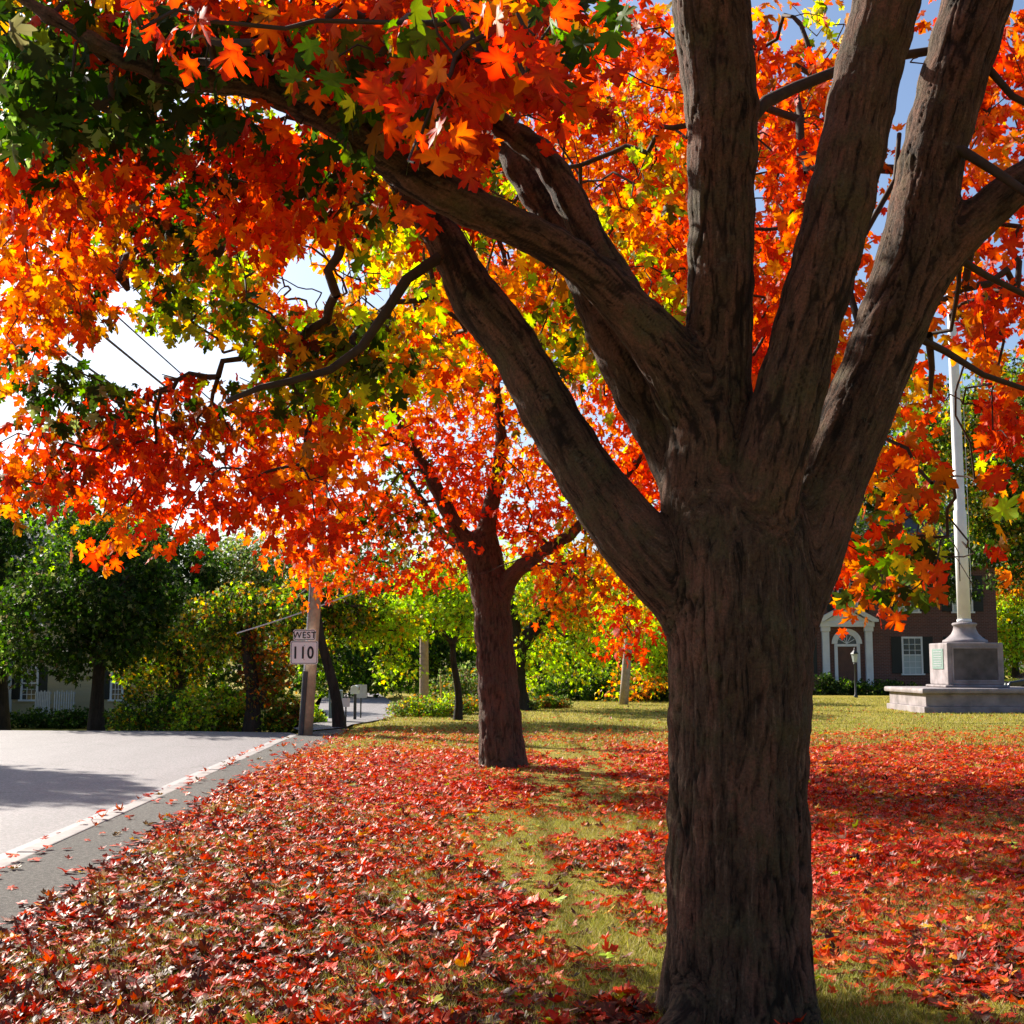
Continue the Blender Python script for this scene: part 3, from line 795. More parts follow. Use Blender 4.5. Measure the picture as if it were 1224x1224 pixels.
V, T, C = join([canopy_leaves(p5, c5, .55, cnt(len(p5), 46), .112, 1, .7, .5, opens=1), canopy_leaves(E3, c7, .5, cnt(len(E3), 40), .112, 1, .7, .5, opens=1), canopy_leaves(p6, c6, .6, cnt(len(p6), 50), .14, 1, .7, .5)])
crown_mesh('crown', (V, T, C), mb, m2, M['leaf'])

# ================================================================== OTHER TREES
def tree(px, Y, trunk_px, ht, wid, crown, codes, label, nclu=120, per=55, leaf=.16, zb=0.0, lean=0, kind=('maple_tree', 'tree'), bark='bark3', fork=None, group=None, detail=0):
    """crown: list of (px, py, dY, rx_m, ry_m, rz_m)"""
    b = at(px, 795, Y); bx = b[0]
    root = empty(kind[0], (bx, Y, zb), label, kind[1], group)
    top = at(trunk_px, ht, Y)
    n = 7; P = []; r = []
    for i in range(n):
        t = i/(n-1); P.append(np.array([bx + (top[0]-bx)*t + .12*math.sin(t*5+px)*t, Y + .1*math.sin(t*4), zb - .25 + (top[2]-zb+.25)*t])); r.append(wid*(1.5 if i == 0 else 1.12 if i == 1 else 1.0 - .35*t))
    mb = MB(); Pf, rf = chain_pts(list(zip(P, r)), 3); mb.tube([tuple(p) for p in Pf], list(rf), 14)
    skel = [p for p in Pf[-9:]]; skr = [x for x in rf[-9:]]
    for fk in (fork or []):
        Q = [at(*f[:3]) for f in fk]; rr = [f[3] for f in fk]
        Qf, qr = chain_pts(list(zip(Q, rr)), 3); mb.tube([tuple(p) for p in Qf], list(qr), 10)
        skel += list(Qf[3:]); skr += list(qr[3:])
    pts = []; cc = []
    vol = sum(c[3]*c[4]*c[5] for c in crown)
    for ci, c in enumerate(crown):
        ctr = at(c[0], c[1], Y + c[2]); k = max(6, int(nclu * c[3]*c[4]*c[5] / vol))
        code = codes[ci % len(codes)]
        for _ in range(k):
            d = rdir(1)[0] * rng.random() ** .38 * np.array([c[3], c[4], c[5]])
            if (ctr + d)[2] < zb + .3: continue
            pts.append(ctr + d); cc.append(code if isinstance(code, str) and len(code) == 1 else random.choice(code))
    pts = np.array(pts)
    V = np.array(mb.V); 
    vec = np.stack([V[:, 0]-bx, V[:, 1]-Y, V[:, 2]*.16], -1)
    me = bpy.data.meshes.new('trunk'); me.from_pydata(mb.V, [], mb.Fc)
    a = me.attributes.new('barkco', 'FLOAT_VECTOR', 'POINT'); a.data.foreach_set('vector', np.ascontiguousarray(vec, np.float32).ravel()); me.update()
    link('trunk', childmesh(me, root), M[bark], root, smooth=True)
    g, nodes, _ = grow(skel, skr, pts, .008, .14, .15, wid * .45)
    rad = .62 * (vol / max(1, len(pts))) ** (1/3) * 2.0
    V, T, C = canopy_leaves(pts, cc, rad, cnt(len(pts), per), leaf, detail, .5, .5)
    crown_mesh('crown', (V, T, C), g, root, M['farleaf'])
    return root
def shrub(px, Y, w_, h_, code, label, n=60, per=45, leaf=.09, zb=0.0, kind=('shrub', 'shrub'), dep=None, group=None):
    b = at(px, 795, Y); root = empty(kind[0], (b[0], Y, zb), label, kind[1], group)
    dep = dep or w_*.8
    pts = []
    for _ in range(n):
        d = rdir(1)[0]*rng.random()**.4; d[2] = abs(d[2]); pts.append(np.array([b[0], Y, zb + .08]) + d*np.array([w_, dep, h_]))
    pts = np.array(pts); cc = [random.choice(code) for _ in pts]
    sk = [np.array([b[0] + k*w_*.12, Y, zb]) for k in (-2, -1, 0, 1, 2)]
    g, _, _ = grow(sk, None, pts, .005, .1, .1, .02)
    V, T, C = canopy_leaves(pts, cc, .3*min(1.2, w_*.8)*.9, cnt(n, per), leaf, 0, .2, .5)
    crown_mesh('foliage', (V, T, C), g, root, M['farleaf'])
    return root

GL = -.3
bgz = lambda px, Y: float(base_z(np.array([[at(px, 795, Y)[0]]]), np.array([[float(Y)]]))[0, 0])
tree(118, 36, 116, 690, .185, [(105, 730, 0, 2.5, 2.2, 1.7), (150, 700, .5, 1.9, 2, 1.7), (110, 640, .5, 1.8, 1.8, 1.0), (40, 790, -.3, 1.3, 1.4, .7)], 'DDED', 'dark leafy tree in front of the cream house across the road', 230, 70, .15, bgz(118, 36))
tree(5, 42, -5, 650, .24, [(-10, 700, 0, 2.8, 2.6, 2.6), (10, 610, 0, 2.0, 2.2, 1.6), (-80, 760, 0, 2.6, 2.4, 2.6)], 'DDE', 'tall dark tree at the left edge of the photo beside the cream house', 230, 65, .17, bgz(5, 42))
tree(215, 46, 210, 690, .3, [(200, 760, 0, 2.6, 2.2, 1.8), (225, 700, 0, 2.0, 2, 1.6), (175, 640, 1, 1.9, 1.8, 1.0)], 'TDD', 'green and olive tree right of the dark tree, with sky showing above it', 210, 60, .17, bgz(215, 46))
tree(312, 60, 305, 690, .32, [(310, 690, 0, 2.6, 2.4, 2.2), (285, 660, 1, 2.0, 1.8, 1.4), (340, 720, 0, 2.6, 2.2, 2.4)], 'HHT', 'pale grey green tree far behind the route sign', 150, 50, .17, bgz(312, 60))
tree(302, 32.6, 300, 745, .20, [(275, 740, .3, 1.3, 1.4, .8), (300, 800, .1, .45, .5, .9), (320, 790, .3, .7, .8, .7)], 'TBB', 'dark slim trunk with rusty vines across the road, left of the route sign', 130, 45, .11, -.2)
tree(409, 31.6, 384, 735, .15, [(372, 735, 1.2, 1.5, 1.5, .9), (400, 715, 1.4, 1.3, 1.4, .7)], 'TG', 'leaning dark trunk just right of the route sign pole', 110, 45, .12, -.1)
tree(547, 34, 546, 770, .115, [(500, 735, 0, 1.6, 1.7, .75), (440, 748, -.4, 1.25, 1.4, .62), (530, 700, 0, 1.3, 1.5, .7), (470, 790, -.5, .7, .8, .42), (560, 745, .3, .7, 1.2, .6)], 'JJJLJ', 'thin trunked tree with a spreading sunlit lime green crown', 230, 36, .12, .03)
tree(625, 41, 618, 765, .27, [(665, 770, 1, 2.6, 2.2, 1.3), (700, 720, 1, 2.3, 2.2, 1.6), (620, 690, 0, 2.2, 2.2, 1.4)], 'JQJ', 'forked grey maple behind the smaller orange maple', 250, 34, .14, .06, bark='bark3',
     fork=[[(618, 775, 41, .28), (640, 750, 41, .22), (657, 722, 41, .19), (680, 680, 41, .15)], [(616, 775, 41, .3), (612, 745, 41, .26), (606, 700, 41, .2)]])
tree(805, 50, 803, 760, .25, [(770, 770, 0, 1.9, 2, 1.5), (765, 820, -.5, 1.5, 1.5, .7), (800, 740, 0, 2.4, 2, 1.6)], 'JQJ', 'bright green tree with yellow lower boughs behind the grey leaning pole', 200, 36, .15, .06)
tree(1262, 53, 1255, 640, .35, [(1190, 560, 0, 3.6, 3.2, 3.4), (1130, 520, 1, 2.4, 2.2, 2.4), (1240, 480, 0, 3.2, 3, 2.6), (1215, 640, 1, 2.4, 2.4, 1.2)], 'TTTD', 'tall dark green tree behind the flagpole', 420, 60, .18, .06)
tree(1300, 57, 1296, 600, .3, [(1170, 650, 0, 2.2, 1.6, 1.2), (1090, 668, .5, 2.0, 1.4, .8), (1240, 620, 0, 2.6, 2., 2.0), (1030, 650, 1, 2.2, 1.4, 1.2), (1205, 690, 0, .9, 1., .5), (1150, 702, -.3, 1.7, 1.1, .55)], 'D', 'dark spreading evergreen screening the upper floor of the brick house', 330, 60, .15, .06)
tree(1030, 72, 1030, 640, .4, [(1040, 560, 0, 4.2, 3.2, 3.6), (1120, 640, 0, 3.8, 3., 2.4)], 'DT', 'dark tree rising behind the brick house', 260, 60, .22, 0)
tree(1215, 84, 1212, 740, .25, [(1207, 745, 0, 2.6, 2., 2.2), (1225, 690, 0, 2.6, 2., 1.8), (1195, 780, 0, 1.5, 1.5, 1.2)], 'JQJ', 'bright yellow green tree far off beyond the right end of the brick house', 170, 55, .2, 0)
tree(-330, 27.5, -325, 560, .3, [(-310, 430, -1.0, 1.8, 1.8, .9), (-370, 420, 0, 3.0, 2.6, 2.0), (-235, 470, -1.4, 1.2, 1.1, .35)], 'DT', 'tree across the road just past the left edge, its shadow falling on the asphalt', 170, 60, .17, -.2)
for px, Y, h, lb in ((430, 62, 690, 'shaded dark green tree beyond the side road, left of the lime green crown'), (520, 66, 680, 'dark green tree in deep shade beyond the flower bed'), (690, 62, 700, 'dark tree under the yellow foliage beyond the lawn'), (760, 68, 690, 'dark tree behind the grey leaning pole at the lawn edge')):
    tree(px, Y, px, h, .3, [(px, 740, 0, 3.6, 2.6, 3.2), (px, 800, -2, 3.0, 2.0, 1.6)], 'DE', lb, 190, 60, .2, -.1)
# shrubs
shrub(185, 34, 1.2, 1.25, 'EG', 'dark rounded shrub at the kerb right of the cream house', 70, 50, .09, -.25)
shrub(235, 33.2, 1.1, 1.2, 'EL', 'green shrub on the far kerb with yellowish tips', 70, 50, .09, -.22)
shrub(272, 33.6, .9, 1.15, 'GL', 'tall leafy shrub between the green shrub and the vine covered trunk', 60, 50, .09, -.22)
shrub(335, 33, .8, 1.0, 'EGB', 'green shrub behind the foot of the route sign pole', 60, 50, .09, -.2)
shrub(365, 34.5, .7, .6, 'LE', 'low yellow green shrub behind the pole foot', 50, 45, .08, -.2)
shrub(508, 37.2, 1.05, .42, 'LHPL'.replace('P', 'B'), 'low flower bed clump of russet and yellow plants by the brown pole', 90, 45, .07, .05, ('garden_plant', 'plants'))
shrub(545, 38.5, 1.0, .5, 'LHB', 'yellow and rust garden plants behind the thin tree', 80, 45, .07, .06, ('garden_plant', 'plants'))
shrub(655, 42.5, .75, .42, 'BHL', 'low reddish shrub at the lawn edge right of the second maple', 70, 45, .07, .06)
shrub(628, 41.2, .5, .3, 'HHL', 'small pale silvery shrub at the foot of the forked maple', 50, 45, .06, .06)
shrub(560, 50, 1.6, 1.6, 'H', 'pale silvery bush in sun behind the thin tree', 70, 45, .12, .02)
shrub(706, 52, 2.6, 1.3, 'DE', 'dark low hedge at the back of the lawn', 150, 50, .12, .03, ('hedge', 'hedge'), 1.0)
shrub(778, 50, 1.6, 1.0, 'DE', 'dark bush behind the left side of the big trunk', 80, 50, .12, .03)
shrub(1010, 61.5, 1.2, .65, 'DE', 'dark clipped shrub beside the doorway steps', 60, 45, .1, .05)
shrub(1060, 61.5, 1.8, .6, 'DE', 'low dark foundation planting under the brick house window', 90, 45, .1, .05)
shrub(985, 61.0, 1.0, .9, 'D', 'dark shrub left of the house door', 50, 45, .1, .05)

# shaded wood closing the view
n = 60000
X = rng.uniform(-75, 75, n); Y = rng.uniform(88, 104, n)
hgt = 7.5 + 5 * vnoise(np.stack([X*.12, 0*X, 0*X], -1)) + np.clip(X, 0, 30)*.1 - 2.5*np.exp(-((X+24)/8)**2)
Z = -1 + hgt * rng.random(n) ** .7
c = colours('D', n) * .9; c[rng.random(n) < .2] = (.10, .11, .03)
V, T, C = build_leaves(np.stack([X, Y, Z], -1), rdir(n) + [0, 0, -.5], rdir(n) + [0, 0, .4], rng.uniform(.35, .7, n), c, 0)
link('woodland', np_mesh('woodland', V, T, C), M['farleaf'], kind='stuff', label='shaded far-off wood closing the view behind the lawn and houses')

# ================================================================== POLES, WIRES, SIGNS
def pole(b, t, r0, r1, mat, name, label, cat, parts=None, group=None):
    root = empty(name, tuple(b), label, cat, group)
    mb = MB(); n = 8
    P = [(np.array(t)-np.array(b)) * i/(n-1) for i in range(n)]
    mb.tube([tuple(p) for p in P], [r0 + (r1-r0)*i/(n-1) for i in range(n)], 20)
    mb.build('shaft', mat, root, smooth=True)
    return root
# pole with the route signs, 28 m off, tilting right
PB = at(366, 877, 28.6); PB[2] = -.05; PT = PB + (at(381, 655, 28.9) - PB) * 2.1
p1o = pole(PB, PT, .135, .11, M['wood'], 'utility_pole', 'wooden utility pole leaning right beside the road, carrying the route signs', 'utility pole', group='wooden utility poles')
ax = (PT - PB) / np.linalg.norm(PT - PB)
mb = MB(); mb.tube([tuple(np.array([-.10, -.115, 0])), tuple(ax*1.42 + np.array([-.09, -.115, 0]))], [.06, .06], 10); mb.build('conduit', M['darkmetal'], p1o)
mb = MB(); mb.tube([tuple(ax*1.42 + np.array([-.125, -.07, 0])), tuple(ax*6 + np.array([-.11, -.07, 0]))], [.02, .02], 8); mb.build('ground_wire_cover', M['galv'], p1o)
mb = MB(); mb.tube([tuple(ax*7.6 + np.array([-1.2, 0, 0])), tuple(ax*7.6 + np.array([1.2, 0, 0]))], [.07, .07], 6); mb.build('crossarm', M['wood'], p1o)
def rrect(w_, h_, r, z=0, n=5):
    pts = []
    for cx, cz, a0 in ((w_/2-r, h_/2-r, 0), (-w_/2+r, h_/2-r, 90), (-w_/2+r, -h_/2+r, 180), (w_/2-r, -h_/2+r, 270)):
        for i in range(n): a = R(a0 + 90*i/(n-1)); pts.append((cx + r*math.cos(a), cz + r*math.sin(a)))
    return pts
def sign(c, w_, h_, txt, size, label, xs, bold=0.0):
    root = empty('road_sign', tuple(c), label, 'road sign', 'route signs on the pole', rz=R(-3))
    MB().prism(rrect(w_, h_, .04), 0, .012).build('panel', M['signface'], root)
    mb = MB(); o = rrect(w_-.03, h_-.03, .035); i = rrect(w_-.052, h_-.052, .03); n = len(o)
    vs = [(x, -.003, z) for x, z in o] + [(x, -.003, z) for x, z in i]
    mb.add(vs, [(k, (k+1) % n, n+(k+1) % n, n+k) for k in range(n)]); mb.build('border', M['black'], root)
    cu = bpy.data.curves.new('txt', 'FONT'); cu.body = txt; cu.size = size; cu.align_x = 'CENTER'; cu.align_y = 'CENTER'; cu.extrude = .001; cu.offset = bold; cu.space_character = 1.12
    to = bpy.data.objects.new('txt', cu); COL.objects.link(to); dg = bpy.context.evaluated_depsgraph_get(); dg.update()
    me = bpy.data.meshes.new_from_object(to.evaluated_get(dg)); bpy.data.objects.remove(to, do_unlink=True)
    bm = bmesh.new(); bm.from_mesh(me); bmesh.ops.scale(bm, vec=(xs, 1, 1), verts=bm.verts); bmesh.ops.rotate(bm, verts=bm.verts, matrix=Matrix.Rotation(R(90), 3, 'X'))
    xsv = [v.co.x for v in bm.verts]; zs = [v.co.z for v in bm.verts]
    bmesh.ops.translate(bm, verts=bm.verts, vec=(-(max(xsv)+min(xsv))/2, -.005, -(max(zs)+min(zs))/2))
    bm.to_mesh(me); bm.free(); me.materials.clear(); link('lettering', me, M['black'], root)
    mb = MB(); 
    for z in (-h_*.3, h_*.3): MB().tube([(0, -.006, z), (0, .06, z)], [.012, .012], 8).build('bolt', M['galv'], root)
s1 = at(363.5, 780, 28.30); sign(s1, .60, .50, '110', .36, 'white square route sign reading 110 on the leaning pole', .82, .008)
s2 = at(364, 759, 28.30); sign(s2, .49, .235, 'WEST', .19, 'small white WEST sign above the 110 sign', .95, .002)
# other poles
b = at(745, 850, 46); b[2] = .03; pole(b, b + (at(752, 760, 46)-at(745, 850, 46))*2.6, .16, .13, M['woodgrey'], 'utility_pole', 'grey wooden pole leaning right at the back of the lawn', 'utility pole', group='wooden utility poles')
b = at(507, 848, 44); b[2] = .0; pole(b, b + (at(507, 790, 44)-at(507, 848, 44))*2.7, .16, .13, M['wood'], 'utility_pole', 'brown upright pole behind the flower bed', 'utility pole', group='wooden utility poles')
b = at(528, 845, 42); b[2] = .03; pole(b, b + np.array([-.05, 0, 1.15]), .03, .025, M['ypaint'], 'marker_post', 'thin yellow marker post among the garden plants', 'post')
# wires along the road
WG = 'overhead wires along the road'
for x0, x1, lb in ((-7.1, -7.4, 'leftmost overhead wire crossing the bright sky gap'), (-6.15, -6.5, 'middle overhead wire crossing the bright sky gap'), (-5.65, -5.9, 'thin right overhead wire crossing the bright sky gap')):
    mb = MB(); P = []
    for i in range(41):
        t = i/40; y = -25 + 95*t; P.append((x0 + (x1-x0)*t, y, 7.35 - .8*math.sin(math.pi*t)))
    mb.tube(P, [.02 if x0 < -6 else .012]*41, 6); mb.build('power_line', M['wire'], None, label=lb, cat='wire', group=WG)
mb = MB(); a_, b_ = at(283, 757, 30.6), at(470, 690, 31.4)
P = [tuple(a_ + (b_-a_)*i/12 + np.array([0, 0, -.06*math.sin(math.pi*i/12)])) for i in range(13)]
mb.tube(P, [.016]*13, 6); mb.build('span_wire', M['cable'], None, label='pale slanting cable running behind the route sign pole', cat='wire')

# small signs and mailbox beyond the leaning trunk
b = at(401, 860, 35); b[2] = -.08
r_ = empty('utility_cabinet', tuple(b), 'tall blue grey cabinet beside the side road', 'cabinet')
MB().box(-.17, .17, -.14, .14, .18, .92).build('cabinet_body', M['bluepaint'], r_, bevel=.02)
MB().box(-.14, .14, -.158, -.143, .26, .86).build('cabinet_door', M['bluepaint'], r_, bevel=.004)
MB().tube([(0, 0, 0), (0, 0, .2)], [.05, .05], 10).build('stand', M['darkmetal'], r_)
b = at(424, 866, 36); b[2] = -.03
r_ = empty('mailbox', tuple(b), 'white topped mailbox on a dark post by the side road', 'mailbox')
MB().tube([(0, 0, 0), (0, 0, .75)], [.045, .04], 10).build('post', M['darkmetal'], r_)
prof = [(-.1, 0), (.1, 0), (.1, .13)] + [(.1*math.cos(a), .13 + .1*math.sin(a)) for a in np.linspace(.2, math.pi-.2, 7)] + [(-.1, .13)]
MB().prism([(x, z + .75) for x, z in prof], -.24, .24).build('box', M['white'], r_, bevel=.008)
MB().box(.103, .112, -.05, .08, .85, .95).build('flag', M['door'], r_)
for px, py, h, lb, m_, w_ in ((431, 858, 1.0, 'grey sign panel seen from behind, right of the mailbox', 'galv', .34), (413, 868, .8, 'small white sign on a thin black stake by the road corner', 'white', .2)):
    b = at(px, py, 37 if px > 420 else 33); b[2] = -.03; r_ = empty('street_sign', tuple(b), lb, 'sign')
    MB().tube([(0, .02, 0), (0, .02, h)], [.02, .02], 8).build('post', M['darkmetal'], r_)
    MB().prism([(x, z + h - .2) for x, z in rrect(w_, w_*1.1, .02)], -.012, 0).build('panel', M[m_], r_)

# ================================================================== MONUMENT AND FLAGPOLE
Ym = 38.6; cz = .10
x0 = at(1069, 840, Ym)[0]; xc = at(1108, 840, Ym)[0]
S = 3.9
cx = xc + S/2 - .02; cyy = Ym + S/2 + .2
mon = empty('monument', (cx, cyy, cz), 'square granite memorial with a stepped bench base and bronze plaque on the lawn', 'monument')
h = S/2
mb = MB(); mb.box(-h, h, -h, h, -.2, .18); mb.build('footing', M['stone'], mon, bevel=.02)
mb = MB(); mb.box(-h+.08, h-.08, -h+.08, h-.08, .181, .56); mb.build('bench_base', M['stone'], mon, bevel=.015)
mb = MB(); mb.box(-h-.06, h+.06, -h-.06, h+.06, .562, .72); mb.build('bench_top', M['stone'], mon, bevel=.06)
q = .86
mb = MB(); mb.box(-q-.12, q+.12, -q-.12, q+.12, .721, .80); mb.build('block_foot', M['stone'], mon, bevel=.05)
mb = MB(); mb.box(-q, q, -q, q, .801, 2.08); blk = mb.build('block', M['stone'], mon, bevel=.04)
MB().box(-q+.20, q-.20, -q-.006, -q+.01, .95, 1.90).build('recessed_panel', M['stonedk'], mon, bevel=.004)
mb = MB()
for (a0, a1, c0, c1) in ((-q+.14, q-.14, .90, .95), (-q+.14, q-.14, 1.90, 1.95), (-q+.14, -q+.19, .95, 1.90), (q-.19, q-.14, .95, 1.90)): mb.box(a0, a1, -q-.028, -q+.01, c0, c1)
mb.build('panel_moulding', M['stone'], mon, bevel=.008)
MB().box(-q-.02, -q+.01, -.52, .52, 1.28, 1.90).build('plaque', M['bronze'], mon, bevel=.006)
mb = MB()
for z in np.linspace(1.36, 1.80, 7): mb.box(-q-.027, -q-.018, -.42 + random.random()*.08, .42 - random.random()*.1, z, z+.025)
mb.build('plaque_relief', M['galv'], mon)
MB().lathe([(.66, 2.081), (.68, 2.11), (.66, 2.17), (.60, 2.19), (.50, 2.27), (.41, 2.36), (.35, 2.48), (.325, 2.60), (.36, 2.62), (.38, 2.66), (.36, 2.70), (.30, 2.715)], n=40).build('flared_collar', M['stone'], mon, smooth=True)
fp = empty('flagpole', (cx, cyy, cz + 2.7), 'tall white flagpole rising from the granite memorial', 'flagpole')
pts_ = [(0, 0, z) for z in (0, 3, 3.02, 8, 14)]
MB().lathe([(.20, .0165), (.195, 3.5), (.165, 3.55), (.155, 8), (.10, 14)], n=24).build('shaft', M['white'], fp, smooth=True)
MB().lathe([(.225, 0.02), (.225, .10), (.205, .12)], n=24).build('collar', M['white'], fp, smooth=True)
MB().lathe([(.02, 14.0), (.10, 14.05), (.13, 14.14), (.10, 14.23), (.01, 14.27)], n=16).build('finial', M['ypaint'], fp, smooth=True)
mb = MB(); mb.tube([(.24, -.05, .6), (.24, -.05, 6), (.2, -.05, 13.8)], [.008]*3, 5); mb.build('halyard', M['white'], fp)
mb = MB(); mb.box(.19, .25, -.06, -.04, .8, .95); mb.build('cleat', M['darkmetal'], fp)

# ================================================================== BRICK HOUSE (right)
Yh = 64.0; k = Yh / F
hx = lambda px: (px - 612) * k
X0, X1 = hx(930), hx(1190)
hz = lambda py: float(at(1000, py, Yh)[2])
bh = empty('brick_house', ((X0+X1)/2, Yh, 0), 'dark red brick house in shade with a white pedimented doorway', 'house')
ox = (X0+X1)/2
def lx(px): return hx(px) - ox
eave = 6.3
MB().box(X0-ox, X1-ox, 0, 9, -.3, eave).build('wall', M['brick'], bh)
rp = [(X0-ox-.4, eave+.19), (X1-ox+.4, eave+.19), (X1-ox+.4, eave+.35), (X1-ox-2.6, eave+3), (X0-ox+2.6, eave+3), (X0-ox-.4, eave+.35)]
mb = MB(); a, b_ = X0-ox-.4, X1-ox+.4
mb.add([(a, -.4, eave+.19), (b_, -.4, eave+.19), (b_, 9.4, eave+.19), (a, 9.4, eave+.19), (a+2.8, 4.5, eave+3.2), (b_-2.8, 4.5, eave+3.2)], [(0,3,2,1), (0,1,5,4), (2,3,4,5), (1,2,5), (3,0,4)])
mb.build('roof', M['roof'], bh)
MB().box(a+.1, b_-.1, -.3, 9.3, eave+.002, eave+.188).build('cornice', M['white'], bh, bevel=.03)
MB().box(X0-ox+1.2, X0-ox+2.1, 4, 5, eave+1, eave+4.4).build('chimney', M['brick'], bh)
def window(px0, px1, py0, py1, root, shut=True, LX=lx, HZ=hz, blind=True, sh_w=.48, yf=0):
    a, b_, t, bt = LX(px0), LX(px1), HZ(py0), HZ(py1)
    f = MB(); fw = .09
    f.box(a, a+fw, yf-.05, yf-.001, bt, t).box(b_-fw, b_, yf-.05, yf-.001, bt, t).box(a+fw, b_-fw, yf-.05, yf-.001, t-fw, t)
    f.box(a+fw, b_-fw, yf-.045, yf-.001, (bt+t)/2-.03, (bt+t)/2+.03)
    w_ = f.build('window', M['white'], root)
    MB().box(a-.06, b_+.06, yf-.12, yf-.001, bt-.08, bt-.001).build('sill', M['white'], w_)
    MB().box(a+fw, b_-fw, yf-.02, yf-.001, bt, t-fw-.001).build('pane', M['glass'], w_)
    mb = MB(); 
    for i in (1, 2): xx = a+fw + (b_-a-2*fw)*i/3; mb.box(xx-.012, xx+.012, yf-.032, yf-.022, bt+.001, t-fw-.002)
    for i in (1, 2, 4, 5): zz = bt + (t-bt-fw)*i/6; mb.box(a+fw, b_-fw, yf-.036, yf-.0325, zz-.012, zz+.012)
    mb.build('glazing_bars', M['white'], w_)
    if blind:
        MB().box(a+fw+.01, b_-fw-.01, yf-.0215, yf-.0203, bt+.01, bt + (t-bt)*.48).build('blind', M['blind'], w_)
    if shut:
        for x_ in (a-sh_w-.02, b_+.02):
            s = MB().box(x_, x_+sh_w, yf-.045, yf-.001, bt, t)
            for q_ in np.linspace(bt+.08, t-.08, 16): s.box(x_+.05, x_+sh_w-.05, yf-.062, yf-.046, q_-.02, q_+.012)
            s.build('shutter', M['shutter'], root)
window(1075, 1100, 761, 805, bh)
window(1137, 1162, 761, 805, bh)
window(1073, 1098, 688, 731, bh); window(1137, 1162, 688, 731, bh); window(1000, 1025, 688, 731, bh); window(940, 962, 761, 805, bh)
# doorway
dz0 = .25; dt = dz0 + 2.15
dx = lx(1010)
dr = MB().box(dx-.46, dx+.46, -.03, -.001, dz0, dt).build('door', M['door'], bh)
mb = MB()
for zz0, zz1 in ((dz0+.15, dz0+.75), (dz0+.9, dz0+1.35), (dz0+1.5, dz0+1.95)):
    for sx in (-1, 1): mb.box(dx + sx*.23-.15, dx + sx*.23+.15, -.045, -.031, zz0, zz1)
mb.build('door_panel', M['door'], dr, bevel=.006)
MB().lathe([(.01, -.03), (.035, 0), (.01, .03)], (dx+.38, -.06, dz0+1.0), 12).build('handle', M['ypaint'], dr)
mb = MB(); mb.box(dx-.62, dx-.47, -.10, -.001, dz0, dt); mb.box(dx+.47, dx+.62, -.10, -.001, dz0, dt); mb.box(dx-.62, dx+.62, -.11, -.001, dt+.001, dt+.12); mb.build('door_frame', M['white'], bh)
# fanlight and arch
fan = [(dx + .46*math.cos(a), dt+.13 + .46*math.sin(a)) for a in np.linspace(0, math.pi, 15)]
MB().prism(fan, -.03, -.002).build('fanlight', M['glass'], bh)
mb = MB()
for a in np.linspace(.0, math.pi, 7)[1:-1]: mb.tube([(dx, -.04, dt+.14), (dx + .46*math.cos(a), -.04, dt+.14+.46*math.sin(a))], [.018, .018], 6)
mb.build('fanlight_bars', M['white'], bh)
mb = MB(); n = 14; o_ = [(dx + .74*math.cos(a), dt+.13 + .74*math.sin(a)) for a in np.linspace(0, math.pi, n)]; i_ = [(dx + .47*math.cos(a), dt+.13 + .47*math.sin(a)) for a in np.linspace(0, math.pi, n)]
for j in range(n-1): mb.prism([o_[j], o_[j+1], i_[j+1], i_[j]], -.09, -.002)
mb.build('arch', M['white'], bh)
pt = 3.35
for s_ in (-1, 1):
    c_ = dx + s_*1.05
    mb = MB(); mb.box(c_-.17, c_+.17, -.20, -.001, .36, pt-.22); mb.box(c_-.22, c_+.22, -.25, -.001, .08, .358); mb.box(c_-.22, c_+.22, -.24, -.001, pt-.219, pt-.001); mb.build('pilaster', M['white'], bh, bevel=.012)
MB().box(dx-1.32, dx+1.32, -.28, -.001, pt, pt+.24).build('entablature', M['white'], bh, bevel=.02)
mb = MB(); pz = pt+.242
mb.prism([(dx-1.15, pz), (dx+1.15, pz), (dx, pz+.62)], -.2, -.001); mb.build('pediment', M['white'], bh)
for s_ in (-1, 1):
    mb = MB(); mb.prism([(dx+s_*1.50, pz), (dx+s_*1.50, pz+.12), (dx, pz+.92), (dx, pz+.74), (dx+s_*1.2, pz+.002)], -.38, -.001); mb.build('raking_cornice', M['white'], bh)
mb = MB(); mb.box(dx-1.3, dx+1.3, -1.2, -.26, -.1, .12); mb.box(dx-.9, dx+.9, -.95, -.262, .121, .25); mb.build('steps', M['stone'], bh, bevel=.015)
# lamp post by the door
b = at(1023, 832, 56); b[2] = .05; lp = empty('lamp_post', tuple(b), 'black lamp post with a pale lantern in front of the brick house door', 'lamp post')
MB().lathe([(.09, 0), (.09, .15), (.045, .22), (.035, 1.45), (.07, 1.5), (.03, 1.56)], n=14).build('post', M['darkmetal'], lp, smooth=True)
MB().lathe([(.09, 1.57), (.15, 1.92)], n=6).build('lantern_glass', M['blind'], lp)
MB().lathe([(.18, 1.921), (.16, 1.95), (.05, 2.07), (.03, 2.15), (.005, 2.2)], n=6).build('lantern_cap', M['darkmetal'], lp)

